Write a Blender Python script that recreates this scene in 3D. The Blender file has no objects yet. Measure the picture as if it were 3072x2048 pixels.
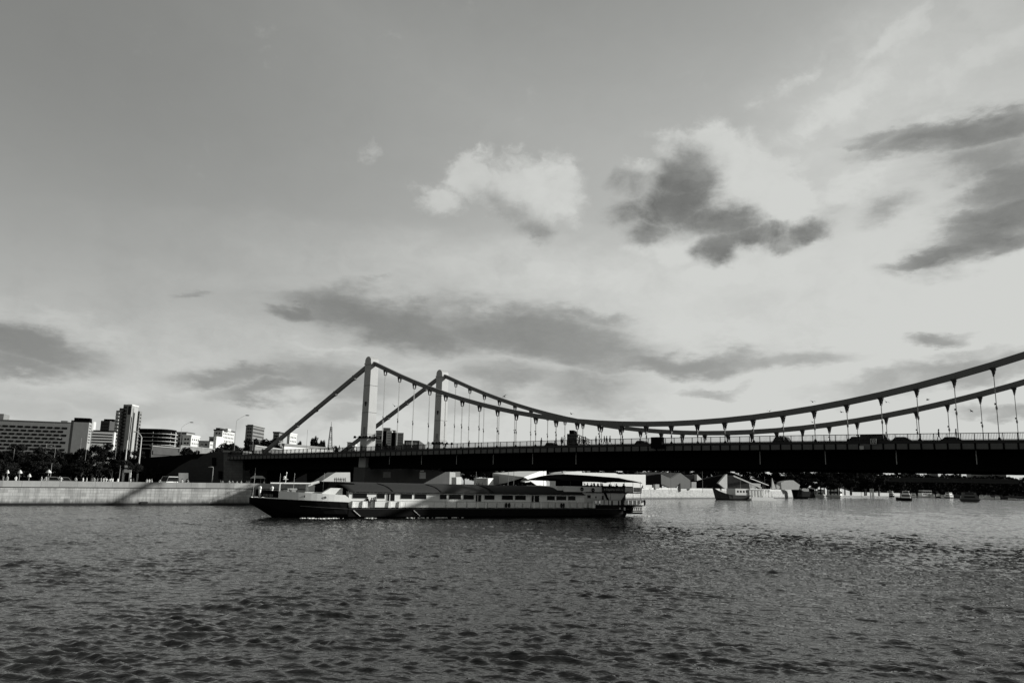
import bpy, math, random
import numpy as np
from mathutils import Vector, Matrix
random.seed(7)
sc = bpy.context.scene
col = sc.collection
rad = math.radians
# ------------------------------------------------------------------ camera
CAMH = 6.1
F, PITCH, ROLL = 2345.35, 0.1814, 0.0219          # focal length in pixels of a 3072 wide picture
cp, sp = math.cos(PITCH), math.sin(PITCH)
fw = Vector((0, cp, sp)); u0 = Vector((0, -sp, cp)); r0 = Vector((1, 0, 0))
cr = r0 * math.cos(ROLL) + u0 * math.sin(ROLL)
cu = u0 * math.cos(ROLL) - r0 * math.sin(ROLL)
cam = bpy.data.cameras.new('camera'); cam_o = bpy.data.objects.new('camera', cam); col.objects.link(cam_o)
cam.lens = F / 3072 * 36; cam.sensor_width = 36; cam.clip_end = 30000; cam.clip_start = 0.5
cam_o.matrix_world = Matrix(((cr.x, cu.x, -fw.x, 0), (cr.y, cu.y, -fw.y, 0), (cr.z, cu.z, -fw.z, CAMH), (0, 0, 0, 1)))
sc.camera = cam_o
def ray(x, y):                                     # photograph pixel -> world direction
    return cr * ((x - 1536) / F) + cu * ((1024 - y) / F) + fw
def at(x, y, Y):
    R = ray(x, y); return Vector((0, 0, CAMH)) + R * (Y / R.y)
def onz(x, y, z=0):
    R = ray(x, y); return Vector((0, 0, CAMH)) + R * ((z - CAMH) / R.z)
# ------------------------------------------------------------------ sky, sun, exposure
SUN_EL, SUN_AZ = rad(17), rad(11)                  # azimuth measured from +X towards +Y
sc.view_settings.view_transform = 'Standard'; sc.view_settings.look = 'None'
sc.view_settings.exposure = 0; sc.view_settings.gamma = 1
world = bpy.data.worlds.new('World'); sc.world = world; world.use_nodes = True
wn = world.node_tree
class NT:
    def __init__(s, nt): s.nt = nt
    def n(s, t, **k):
        o = s.nt.nodes.new(t)
        for a, v in k.items(): setattr(o, a, v)
        return o
    def put(s, sock, v):
        if isinstance(v, bpy.types.NodeSocket): s.nt.links.new(v, sock)
        else: sock.default_value = v
    def m(s, op, a, b=0.0, c=None, clamp=False):
        o = s.n('ShaderNodeMath', operation=op, use_clamp=clamp)
        s.put(o.inputs[0], a); s.put(o.inputs[1], b)
        if c is not None: s.put(o.inputs[2], c)
        return o.outputs[0]
    def vm(s, op, a, b=(0, 0, 0)):
        o = s.n('ShaderNodeVectorMath', operation=op)
        s.put(o.inputs[0], a); s.put(o.inputs[1], b)
        return o.outputs[1] if op in ('LENGTH', 'DOT_PRODUCT') else o.outputs[0]
    def noise(s, vec, scale, detail=6, rough=.55, color=False, dist=0):
        o = s.n('ShaderNodeTexNoise'); s.put(o.inputs['Vector'], vec)
        o.inputs['Scale'].default_value = scale; o.inputs['Detail'].default_value = detail
        o.inputs['Roughness'].default_value = rough; o.inputs['Distortion'].default_value = dist
        return o.outputs[1] if color else o.outputs[0]
    def ss(s, v, a, b, lo=0., hi=1.):
        o = s.n('ShaderNodeMapRange', interpolation_type='SMOOTHSTEP')
        s.put(o.inputs[0], v); s.put(o.inputs[1], a); s.put(o.inputs[2], b); s.put(o.inputs[3], lo); s.put(o.inputs[4], hi)
        return o.outputs[0]
W = NT(wn)
sky = W.n('ShaderNodeTexSky', sky_type='NISHITA', sun_disc=False)
sky.sun_elevation = SUN_EL; sky.sun_rotation = math.pi / 2 - SUN_AZ
bw = W.n('ShaderNodeRGBToBW'); wn.links.new(sky.outputs[0], bw.inputs[0])
tc = W.n('ShaderNodeTexCoord'); sep = W.n('ShaderNodeSeparateXYZ'); wn.links.new(tc.outputs['Generated'], sep.inputs[0])
az = W.m('ARCTAN2', sep.outputs[0], sep.outputs[1]); el = W.m('ARCSINE', sep.outputs[2])
comb = W.n('ShaderNodeCombineXYZ'); wn.links.new(az, comb.inputs[0]); wn.links.new(el, comb.inputs[1])
P = comb.outputs[0]
def scaled(v, s3): return W.vm('MULTIPLY', v, s3)
def warped(a1, s1, a2, s2, st=(1, 1.5, 1)):
    q = scaled(P, st)
    n1 = W.vm('SUBTRACT', W.noise(q, s1, 2, .5, True), (.5, .5, .5))
    n2 = W.vm('SUBTRACT', W.noise(q, s2, 7, .62, True), (.5, .5, .5))
    return W.vm('ADD', P, W.vm('ADD', scaled(n1, (a1, a1 * .7, 0)), scaled(n2, (a2, a2 * .8, 0))))
PC = warped(.045, 6, .060, 20)                     # cumulus edges
PD = warped(.030, 7, .045, 22)                     # their shaded bodies
PS = warped(.10, 3.5, .085, 11, (1, 2.5, 1))        # stretched stratus edges
base = W.m('MULTIPLY', W.m('POWER', bw.outputs[0], .60), 2.80)
behind = W.ss(sep.outputs[1], -.35, .45, .50, 1.)
def azel(dx, dy):
    R = ray(dx * 1.3061, dy * 1.3061).normalized(); return math.atan2(R.x, R.y), math.asin(R.z)
def blob(src, x, y, rx, ry, rot, amt, soft=.6):
    a, e = azel(x, y); k = 1.3061 / F
    S = 1 + soft * .8; g = W.n('ShaderNodeTexGradient', gradient_type='SPHERICAL'); wn.links.new(src, g.inputs[0]); mp = g.texture_mapping
    mp.vector_type = 'TEXTURE'; mp.translation = (a, e, 0); mp.rotation = (0, 0, rad(rot)); mp.scale = (rx * k * S, ry * k * S, 1)
    return W.ss(g.outputs[1], 0., 1 - (1 - soft) / S, 0., amt)
def gather(src, lst, soft):
    acc = None
    for b in lst:
        v = blob(src, *b[:6], b[6] if len(b) > 6 else soft)
        acc = v if acc is None else W.m('MAXIMUM', acc, v)
    return acc
# x, y, rx, ry, tilt, strength  (positions read from the photograph, stored as azimuth and elevation)
broad = [(1500, 640, 900, 80, -2, .75), (2050, 620, 420, 110, -6, .95), (2120, 190, 330, 190, 28, .62), (2300, 650, 300, 120, 0, .85),
         (2240, 60, 180, 90, 20, .6), (900, 670, 500, 40, 0, .5), (400, 900, 500, 60, 0, .15), (1900, 720, 500, 60, 0, .8), (1700, 945, 700, 35, 0, .7), (1000, 640, 500, 30, 0, .3)]
bright = [(1085, 395, 62, 46, 0, .8), (1200, 430, 150, 62, -12, .72), (1010, 455, 62, 40, 0, .6), (1290, 430, 80, 64, -20, .62), (1240, 470, 120, 60, -10, .5),
          (1480, 385, 80, 24, 0, .5), (1620, 345, 105, 54, -8, .9), (1720, 420, 105, 90, -25, .92), (1770, 500, 110, 64, -15, .85), (1560, 560, 130, 30, 0, .5),
          (1190, 355, 30, 12, 0, .35), (856, 340, 20, 30, 0, .3), (2050, 90, 150, 26, 25, .5), (1900, 250, 160, 36, 25, .5), (1830, 180, 120, 22, 30, .35),
          (2230, 150, 150, 34, 15, .5), (2050, 330, 110, 34, 15, .5), (1650, 620, 80, 26, 0, .6), (1950, 420, 110, 40, 20, .5), (2120, 60, 80, 18, 35, .4)]
brights = [(165, 765, 115, 20, -5, .85), (20, 740, 90, 26, 0, .5), (720, 803, 95, 8, -4, .6), (1640, 885, 170, 20, 4, .75),
           (2000, 800, 300, 30, 8, .35), (1100, 850, 330, 8, 0, .5), (560, 950, 420, 20, 0, .3), (2330, 930, 260, 18, 0, .4), (1830, 930, 330, 18, 0, .6), (500, 780, 160, 50, 0, .3)]
darks = [(900, 745, 275.625, 56.12, -8, 0.66), (1180, 762, 286.65, 58.926, -5, 0.66), (1370, 795, 176.4, 61.732, -8, 0.6), (1560, 830, 286.65, 33.672, -2, 0.58), (1780, 835, 187.425, 30.866, 2, 0.52),
         (670, 715, 77.175, 25.254, -8, 0.6), (1330, 735, 121.275, 22.448, -8, 0.5), (560, 868, 165.375, 25.254, 0, 0.5), (620, 905, 132.3, 25.254, 4, 0.5), (760, 880, 209.475, 50.508, -3, 0.5), (700, 830, 99.225, 16.836, 0, 0.3),
         (1180, 870, 187.425, 50.508, 0, 0.5), (1350, 890, 165.375, 61.732, 0, 0.52), (1080, 930, 165.375, 33.672, 0, 0.36), (1440, 930, 66.15, 19.642, 0, 0.36), (70, 800, 143.325, 39.284, -4, 0.66), (40, 838, 99.225, 28.06, 0, 0.6),
         (2230, 848, 242.55, 39.284, 6, 0.58), (2060, 880, 198.45, 39.284, 8, 0.48), (2170, 765, 68.355, 19.642, 0, 0.6), (2310, 930, 121.275, 25.254, 0, 0.5), (2250, 805, 121.275, 19.642, 3, 0.42),
         (2210, 300, 176.4, 42.09, 2, 0.82), (2280, 360, 132.3, 56.12, 0, 0.5), (2340, 430, 110.25, 47.702, 12, 0.78), (2320, 500, 165.375, 47.702, 16, 0.94), (2170, 565, 104.738, 25.254, 10, 0.8), (2020, 310, 66.15, 19.642, -10, 0.5),
         (440, 674, 41.895, 11.224, 0, 0.36), (300, 925, 286.65, 33.672, 0, 0.3), (60, 950, 220.5, 36.478, 0, 0.3), (840, 662, 33.075, 8.418, 0, 0.26), (1620, 905, 88.2, 14.03, 0, 0.45), (820, 945, 77.175, 22.448, 0, 0.4),
         (2060, 470, 66.15, 28.06, 10, 0.4), (1920, 460, 44.1, 19.642, 10, 0.3)]
darkc = [(1580, 400, 84, 72, 0, .95), (1560, 470, 110, 56, 0, .9), (1640, 505, 110, 52, -10, .95), (1660, 560, 62, 40, 20, .9), (1730, 540, 100, 34, -6, .85),
         (1845, 535, 60, 30, 18, .85), (1790, 560, 60, 24, 0, .7), (1440, 420, 80, 44, 0, .55), (1440, 490, 80, 40, 0, .55), (1160, 480, 84, 32, -32, .62), (1230, 535, 66, 30, -24, .58),
         (1500, 530, 70, 30, 0, .7)]
corner_dim = [(-150, -120, 900, 560, -20, .50), (-250, 420, 420, 500, 0, .24), (1100, -260, 1500, 330, 0, .34), (2450, -150, 380, 260, 0, .2)]  # broad dark lobes: lens-like corner darkening put into the sky colour
def mix(a, b, f):
    return W.m('ADD', a, W.m('MULTIPLY', f, W.m('SUBTRACT', b, a)))
wis = W.noise(scaled(PS, (1, 2.2, 1)), 7, 9, .62)
det = W.noise(scaled(PC, (1, 1.3, 1)), 16, 8, .62)
tex = W.m('ADD', W.m('MULTIPLY', W.m('SUBTRACT', wis, .5), 1.4), W.m('MULTIPLY', W.m('SUBTRACT', det, .5), 1.1))
b1 = gather(PS, broad, .9)
b1 = W.m('MULTIPLY', b1, W.m('ADD', 1.0, W.m('MULTIPLY', tex, 1.3)), clamp=True)
def billow(dens, n, k, lo, hi):                     # density plus fractal noise, then an edge
    return W.ss(W.m('ADD', dens, W.m('MULTIPLY', n, k)), lo, hi)
puff = W.m('SUBTRACT', W.noise(scaled(P, (1, 1.25, 1)), 13, 9, .60, dist=.5), .5)
fine = W.m('SUBTRACT', det, .5)
nc = W.m('ADD', W.m('MULTIPLY', puff, 1.2), W.m('MULTIPLY', fine, .8))
c1 = gather(PC, bright, .85); c2 = gather(PS, brights, .7)
b2 = W.m('MAXIMUM', W.m('MULTIPLY', billow(c1, nc, .9, .16, .62), W.m('ADD', .80, W.m('MULTIPLY', nc, .5))), W.m('MULTIPLY', c2, W.m('ADD', 1.0, W.m('MULTIPLY', tex, .8))), clamp=True)
e1 = gather(PD, darkc, .85); e2 = gather(PS, darks, .8)
d_c = W.m('MULTIPLY', billow(e1, nc, .8, .14, .92), .80)
d_s = W.m('MULTIPLY', billow(e2, tex, .45, .0, .62), W.m('ADD', .26, W.m('MULTIPLY', e2, .60)))
d2 = W.m('MAXIMUM', d_c, d_s)
d2 = W.m('MULTIPLY', d2, W.m('ADD', 1.0, W.m('MULTIPLY', tex, .5)), clamp=True)
s1 = mix(base, 6.4, b1)
s2 = mix(s1, 6.6, b2)
# low, thin layering everywhere near the horizon
lowband = W.ss(el, .02, .30, 1., 0.)
s2 = W.m('MULTIPLY', s2, W.m('ADD', 1.0, W.m('MULTIPLY', W.m('MULTIPLY', tex, lowband), .55)))
s2 = W.m('MULTIPLY', s2, W.m('ADD', 1.0, W.m('MULTIPLY', W.m('SUBTRACT', det, .5), .12)))
s3 = mix(s2, 1.15, d2)
s3 = mix(s3, .9, gather(P, corner_dim, .95))
s3 = W.m('MULTIPLY', W.m('MINIMUM', s3, 6.4), behind)
tint = W.n('ShaderNodeVectorMath', operation='SCALE'); tint.inputs[0].default_value = (.985, 1.0, .965); wn.links.new(s3, tint.inputs['Scale'])
bg = wn.nodes['Background']; wn.links.new(tint.outputs[0], bg.inputs[0]); bg.inputs[1].default_value = 0.1
sun = bpy.data.lights.new('sun', 'SUN'); sun.energy = 5.0; sun.angle = rad(1.0); sun.color = (1, .995, .97)
sun_o = bpy.data.objects.new('sun', sun); col.objects.link(sun_o)
sdir = Vector((math.cos(SUN_EL) * math.cos(SUN_AZ), math.cos(SUN_EL) * math.sin(SUN_AZ), math.sin(SUN_EL)))
sun_o.rotation_euler = (-sdir).to_track_quat('-Z', 'Y').to_euler()
# ------------------------------------------------------------------ materials
MATS = {}
def mat(name, v, rough=.75, var=.25, scale=1.5, metal=0., spec=.3, kind='noise', bump=0., **kw):
    if name in MATS: return MATS[name]
    m = bpy.data.materials.new(name); m.use_nodes = True; N = NT(m.node_tree)
    b = m.node_tree.nodes['Principled BSDF']
    b.inputs['Roughness'].default_value = rough; b.inputs['Metallic'].default_value = metal
    b.inputs['Specular IOR Level'].default_value = spec
    tc = N.n('ShaderNodeTexCoord').outputs['Object']
    n1 = N.noise(tc, scale, 5, .6); n2 = N.noise(N.vm('MULTIPLY', tc, (1, 1, .25)), scale * 4, 3, .6)
    f = N.m('ADD', N.m('MULTIPLY', n1, .65), N.m('MULTIPLY', n2, .35))
    val = N.m('MULTIPLY', N.m('ADD', 1.0, N.m('MULTIPLY', N.m('SUBTRACT', f, .5), var * 4)), v)
    if kind == 'brick':
        bt = N.n('ShaderNodeTexBrick'); 
        q = N.n('ShaderNodeSeparateXYZ'); N.put(q.inputs[0], tc); cb = N.n('ShaderNodeCombineXYZ')
        N.put(cb.inputs[0], N.m('ADD', q.outputs[0], q.outputs[1])); N.put(cb.inputs[1], q.outputs[2]); N.put(bt.inputs['Vector'], cb.outputs[0])
        bt.inputs['Color1'].default_value = (1, 1, 1, 1); bt.inputs['Color2'].default_value = (kw.get('c2', .78),) * 3 + (1,); bt.inputs['Mortar'].default_value = (kw.get('mort', .55),) * 3 + (1,)
        bt.inputs['Scale'].default_value = 1; bt.inputs['Mortar Size'].default_value = .035
        bt.inputs['Brick Width'].default_value = kw.get('bw', 1.9); bt.inputs['Row Height'].default_value = kw.get('rh', .62)
        g = N.n('ShaderNodeRGBToBW'); N.put(g.inputs[0], bt.outputs[0]); val = N.m('MULTIPLY', val, g.outputs[0])
    if kw.get('tide'):
        sx = N.n('ShaderNodeSeparateXYZ'); N.put(sx.inputs[0], tc)
        edge = N.m('ADD', sx.outputs[2], N.m('MULTIPLY', N.m('SUBTRACT', N.noise(N.vm('MULTIPLY', tc, (1, 1, .15)), .9, 6, .65), .5), 3.2))
        val = N.m('MULTIPLY', val, N.ss(edge, .35, 1.5, .42, 1.))
        streak = N.noise(N.vm('MULTIPLY', tc, (1, 1, .06)), 1.7, 5, .7); val = N.m('MULTIPLY', val, N.ss(streak, .36, .56, .72, 1.))
    val = N.m('MAXIMUM', val, 0.001)
    cb2 = N.n('ShaderNodeCombineColor'); 
    N.put(cb2.inputs[0], N.m('MULTIPLY', val, .99)); N.put(cb2.inputs[1], val); N.put(cb2.inputs[2], N.m('MULTIPLY', val, .97))
    N.put(b.inputs['Base Color'], cb2.outputs[0])
    if bump:
        bp = N.n('ShaderNodeBump'); bp.inputs['Strength'].default_value = bump; N.put(bp.inputs['Height'], f); N.put(b.inputs['Normal'], bp.outputs[0])
    MATS[name] = m; return m
M_PAINT = mat('tower_paint', .40, .55, .10, .35)
M_CHAIN = mat('chain_paint', .13, .55, .12, .5)
M_ROD = mat('rod_paint', .42, .5, .1, 1)
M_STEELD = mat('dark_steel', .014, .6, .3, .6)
M_GIRD = mat('girder_shade', .004, .9, .3, .4, spec=.03)  # near-black base colour carries the deep shade of the bridge underside
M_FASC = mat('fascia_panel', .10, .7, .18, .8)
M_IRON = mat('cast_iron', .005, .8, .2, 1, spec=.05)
M_ASPH = mat('asphalt', .05, .9, .3, .5)
M_GRAN = mat('granite_blocks', .52, .8, .22, .55, kind='brick', bump=.3, c2=.72, tide=1)
M_GRANP = mat('granite_parapet', .40, .8, .16, .7, kind='brick', bw=3.4, rh=3.0, c2=.70, mort=.5)
M_GRAN_SHADE = mat('granite_shaded', .03, .85, .3, .7, kind='brick', bw=2.2, rh=.8)
M_DSTONE = mat('dark_stone', .012, .5, .3, 1)
M_CONC = mat('concrete', .30, .85, .2, .3)
M_LCONC = mat('pale_concrete', .50, .8, .12, .3)
M_DCONC = mat('dark_concrete', .07, .85, .25, .3)
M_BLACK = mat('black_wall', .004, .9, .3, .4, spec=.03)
M_WHITE = mat('white_render', .70, .7, .08, .3)
M_OFFW = mat('offwhite_render', .62, .7, .12, .3)
M_GREY = mat('grey_render', .22, .8, .2, .3)
M_MID = mat('mid_render', .36, .8, .15, .3)
M_GLASS = mat('window_glass', .008, .25, .4, .6, spec=.2)
M_ROOFD = mat('roof_dark', .035, .75, .3, 1.2)
M_ROOFG = mat('roof_grey', .12, .75, .2, .8)
M_BARK = mat('bark', .03, .9, .3, 2)
M_EARTH = mat('grass_ground', .012, .95, .4, .15)
M_PAVE = mat('paving', .05, .9, .25, .3)
M_SHIPW = mat('ship_white_paint', .90, .45, .10, .45)
M_SHIPG = mat('ship_grey_paint', .72, .5, .12, .5)
M_HULL = mat('black_hull_paint', .006, .75, .5, .5, spec=.08)
M_AWN = mat('dark_awning', .030, .8, .25, 2.2, bump=.4)
M_TRIM = mat('ship_trim', .06, .5, .2, 1)
M_METAL = mat('light_metal', .60, .4, .1, 1)
M_SKIN = mat('skin', .30, .7, .05, 3)
M_CLD = mat('dark_clothes', .008, .9, .3, 4)
M_CLL = mat('pale_clothes', .65, .9, .2, 4)
M_CLM = mat('grey_clothes', .18, .9, .2, 4)
M_CARD = mat('dark_car_paint', .006, .35, .2, 1)
M_CARW = mat('white_car_paint', .75, .3, .05, 1)
M_RUB = mat('rubber', .01, .8, .2, 3)
M_CLOTH = mat('pale_canvas', .70, .8, .1, 1)
M_FOAM = mat('foam', .85, .9, .1, 2)
M_BIRD = mat('feathers', .06, .8, .3, 5)
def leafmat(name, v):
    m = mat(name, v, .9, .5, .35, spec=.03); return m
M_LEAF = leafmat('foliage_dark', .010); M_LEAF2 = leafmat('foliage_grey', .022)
# ------------------------------------------------------------------ mesh builder
def tag(o, label=None, cat=None, group=None, kind=None):
    if label: o['label'] = label
    if cat: o['category'] = cat
    if group: o['group'] = group
    if kind: o['kind'] = kind
    return o
def empty(name, loc=(0, 0, 0), rz=0, label=None, cat=None, group=None):
    o = bpy.data.objects.new(name, None); col.objects.link(o); o.location = loc; o.rotation_euler = (0, 0, rz)
    o.empty_display_size = .2
    return tag(o, label, cat, group)
class MB:
    def __init__(s): s.v = []; s.f = []
    def add(s, vs, fs):
        b = len(s.v); s.v += [tuple(x) for x in vs]; s.f += [tuple(i + b for i in f) for f in fs]; return s
    def box(s, x0, x1, y0, y1, z0, z1):
        return s.add([(x0, y0, z0), (x1, y0, z0), (x1, y1, z0), (x0, y1, z0), (x0, y0, z1), (x1, y0, z1), (x1, y1, z1), (x0, y1, z1)],
                     [(0, 3, 2, 1), (4, 5, 6, 7), (0, 1, 5, 4), (1, 2, 6, 5), (2, 3, 7, 6), (3, 0, 4, 7)])
    def frust(s, x0, x1, y0, y1, z0, z1, tx, ty):
        return s.add([(x0, y0, z0), (x1, y0, z0), (x1, y1, z0), (x0, y1, z0), (x0 + tx, y0 + ty, z1), (x1 - tx, y0 + ty, z1), (x1 - tx, y1 - ty, z1), (x0 + tx, y1 - ty, z1)],
                     [(0, 3, 2, 1), (4, 5, 6, 7), (0, 1, 5, 4), (1, 2, 6, 5), (2, 3, 7, 6), (3, 0, 4, 7)])
    def prism(s, poly, y0, y1):                    # polygon in x,z swept along y
        n = len(poly)
        return s.add([(x, y0, z) for x, z in poly] + [(x, y1, z) for x, z in poly],
                     [tuple(range(n)), tuple(range(2 * n - 1, n - 1, -1))] + [(i, i + n, (i + 1) % n + n, (i + 1) % n) for i in range(n)])
    def slab(s, poly, z0, z1):                     # polygon in x,y swept along z
        n = len(poly)
        return s.add([(x, y, z0) for x, y in poly] + [(x, y, z1) for x, y in poly],
                     [tuple(range(n - 1, -1, -1)), tuple(range(n, 2 * n))] + [(i, (i + 1) % n, (i + 1) % n + n, i + n) for i in range(n)])
    def tube(s, p, q, r, r2=None, n=6):
        p = Vector(p); q = Vector(q); r2 = r if r2 is None else r2
        d = (q - p).normalized(); a = d.orthogonal().normalized(); b = d.cross(a)
        vs = []
        for c, rr in ((p, r), (q, r2)):
            for i in range(n):
                t = 2 * math.pi * i / n; vs.append(c + (a * math.cos(t) + b * math.sin(t)) * rr)
        return s.add(vs, [tuple(range(n - 1, -1, -1)), tuple(range(n, 2 * n))] + [(i, (i + 1) % n, (i + 1) % n + n, i + n) for i in range(n)])
    def beam(s, p, q, w, h):                       # rectangular bar, h measured vertically
        p = Vector(p); q = Vector(q); d = (q - p).normalized(); sd = Vector((-d.y, d.x, 0))
        if sd.length < 1e-4: sd = Vector((0, 1, 0))
        sd = sd.normalized() * w / 2; up = d.cross(sd.normalized() * -1).normalized() * h / 2
        if up.length and up.z < 0: up = -up
        vs = [p - sd - up, p + sd - up, p + sd + up, p - sd + up, q - sd - up, q + sd - up, q + sd + up, q - sd + up]
        return s.add(vs, [(0, 1, 2, 3), (7, 6, 5, 4), (0, 4, 5, 1), (1, 5, 6, 2), (2, 6, 7, 3), (3, 7, 4, 0)])
    def ball(s, c, rx, ry, rz, nu=8, nv=6):
        vs = []; fs = []
        for j in range(nv + 1):
            t = math.pi * j / nv
            for i in range(nu):
                a = 2 * math.pi * i / nu
                vs.append((c[0] + rx * math.sin(t) * math.cos(a), c[1] + ry * math.sin(t) * math.sin(a), c[2] + rz * math.cos(t)))
        for j in range(nv):
            for i in range(nu): fs.append((j * nu + i, (j + 1) * nu + i, (j + 1) * nu + (i + 1) % nu, j * nu + (i + 1) % nu))
        return s.add(vs, fs)
    def loft(s, rings, cap=True):
        n = len(rings[0]); vs = [p for r in rings for p in r]; fs = []
        for j in range(len(rings) - 1):
            for i in range(n - 1): fs.append((j * n + i, j * n + i + 1, (j + 1) * n + i + 1, (j + 1) * n + i))
        return s.add(vs, fs)
    def mesh(s, name, m, smooth=False):
        me = bpy.data.meshes.new(name); me.from_pydata(s.v, [], s.f); me.validate(); me.update()
        if m: me.materials.append(m)
        if smooth: me.polygons.foreach_set('use_smooth', [True] * len(me.polygons))
        return me
    def build(s, name, m, parent=None, smooth=False, loc=None, fix=True):
        me = s.mesh(name, m, smooth)
        if fix:
            import bmesh
            bm = bmesh.new(); bm.from_mesh(me); bmesh.ops.recalc_face_normals(bm, faces=bm.faces); bm.to_mesh(me); bm.free()
        return put(name, me, parent, loc)
def put(name, me, parent=None, loc=None, rz=0):
    o = bpy.data.objects.new(name, me); col.objects.link(o)
    if parent: o.parent = parent
    if loc is not None: o.location = loc
    if rz: o.rotation_euler = (0, 0, rz)
    return o
def copy_tree(o, parent=None):
    c = o.copy(); col.objects.link(c); c.parent = parent
    for ch in list(o.children): copy_tree(ch, c)
    return c
def lerp(a, b, t): return a + (b - a) * t
# ------------------------------------------------------------------ ground and water
QZ = 4.0                                          # pavement level of the embankment
bank = [(-900, -560), (-500, -209), (-100.2, 157.8), (-63.4, 192.5), (-38.5, 213.5), (-19, 238), (74.6, 446.8), (244.7, 700.5), (470, 1150), (900, 1750), (1700, 2300), (6000, 2900)]
g = MB(); outer = [(6000, 12000), (-9000, 12000), (-9000, -560)]
def offset(pts, d):
    out = []
    for i, p in enumerate(pts):
        a = Vector(pts[max(i - 1, 0)]); b = Vector(pts[min(i + 1, len(pts) - 1)]); t = (b - a).normalized()
        out.append((p[0] - t.y * d, p[1] + t.x * d))
    return out
g.slab(offset(bank, .7) + outer, -1.5, QZ)
# the wall stands proud of the earth, so pull the ground's river edge back a little
gm = g.build('ground', M_EARTH); tag(gm, kind='structure')
b0 = MB()
pathpts = bank[2:9]
inner = offset(bank[:9], 1.4); far_ = offset(bank[:9], 9)
b0.slab(inner + far_[::-1], QZ - .2, QZ + .004); tag(b0.build('embankment_road', M_PAVE), kind='structure')
# water: fan of quads around the camera foot, waves as real relief
def build_water():
    na, nr = 1200, 1900
    ang = np.linspace(rad(-52), rad(52), na)
    r = 14.0 * (9000 / 14.0) ** (np.linspace(0, 1, nr) ** 1.0)
    A, R = np.meshgrid(ang, r); X = R * np.sin(A); Y = R * np.cos(A)
    cell = np.maximum(R * (ang[1] - ang[0]), R * math.log(9000 / 14.) / nr * .8)
    rng = np.random.RandomState(3); Z = np.zeros_like(X); wind = rad(262)
    def field(l, n, ang_sd, seed):                 # smooth random field with a mean feature size l
        r_ = np.random.RandomState(seed); f = np.zeros_like(X)
        for i in range(n):
            k = 2 * math.pi / (l * math.exp(r_.normal(0, .3))); th = wind + r_.normal(0, ang_sd)
            f += np.sin(k * (X * math.cos(th) + Y * math.sin(th)) + r_.uniform(0, 6.28))
        return f / math.sqrt(n / 2.)
    gust = .92 + .2 * np.clip(field(26, 5, 1.2, 50), -1.2, 1.5)
    for bi, (l, slope, envl, pw) in enumerate([(.50, .13, 2.4, 1.), (.80, .16, 3.6, 1.), (1.15, .13, 6.0, 1.), (1.7, .045, 9.0, 1.1), (3.0, .014, 16.0, 1.2), (6.0, .010, 30.0, 1.)]):
        fade = np.exp(-(cell * 1.6 / l) ** 2)
        r_ = np.random.RandomState(80 + bi); f = np.zeros_like(X); n = 13
        for i in range(n):
            k = 2 * math.pi / (l * math.exp(r_.normal(0, .22))); th = wind + r_.normal(0, .45); ph = k * (X * math.cos(th) + Y * math.sin(th)) + r_.uniform(0, 6.28)
            f += (np.sin(ph) - .28 * np.cos(2 * ph)) / k
        env = np.clip(.85 + .42 * field(envl, 6, 1.0, 10 + bi), 0.3, 1.75) ** pw
        Z += slope / math.sqrt(n / 2.) * f * env * fade * gust
    V = np.stack([X, Y, Z], -1).reshape(-1, 3)
    me = bpy.data.meshes.new('water'); nv = na * nr
    idx = np.arange(nv).reshape(nr, na)
    q = np.stack([idx[:-1, :-1], idx[:-1, 1:], idx[1:, 1:], idx[1:, :-1]], -1).reshape(-1, 4)
    nf = len(q)
    me.vertices.add(nv); me.vertices.foreach_set('co', V.ravel().astype(np.float32))
    me.loops.add(nf * 4); me.loops.foreach_set('vertex_index', q[:, ::-1].ravel().astype(np.int32))
    me.polygons.add(nf); me.polygons.foreach_set('loop_start', np.arange(0, nf * 4, 4, dtype=np.int32))
    me.polygons.foreach_set('use_smooth', np.ones(nf, dtype=bool))
    me.update(calc_edges=True)
    return me
mw = bpy.data.materials.new('river_water'); mw.use_nodes = True; N = NT(mw.node_tree); b = mw.node_tree.nodes['Principled BSDF']
b.inputs['Base Color'].default_value = (.012, .0125, .012, 1); b.inputs['Roughness'].default_value = .06; b.inputs['IOR'].default_value = 1.33
tcw = N.n('ShaderNodeTexCoord').outputs['Object']
def mus(scale, st, det=3):
    return N.noise(N.vm('MULTIPLY', tcw, st), scale, det, .6)
hh = N.m('ADD', N.m('MULTIPLY', mus(1.1, (.8, 1.3, 1)), .115), N.m('ADD', N.m('MULTIPLY', mus(3.2, (.8, 1.25, 1), 2), .042), N.m('MULTIPLY', mus(9, (.9, 1.2, 1), 2), .006)))
bp = N.n('ShaderNodeBump'); bp.inputs['Strength'].default_value = 1; bp.inputs['Distance'].default_value = 1.0
N.put(bp.inputs['Height'], hh); N.put(b.inputs['Normal'], bp.outputs[0])
wm = build_water(); wm.materials.append(mw)
water = put('water', wm); tag(water, kind='structure')
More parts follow.
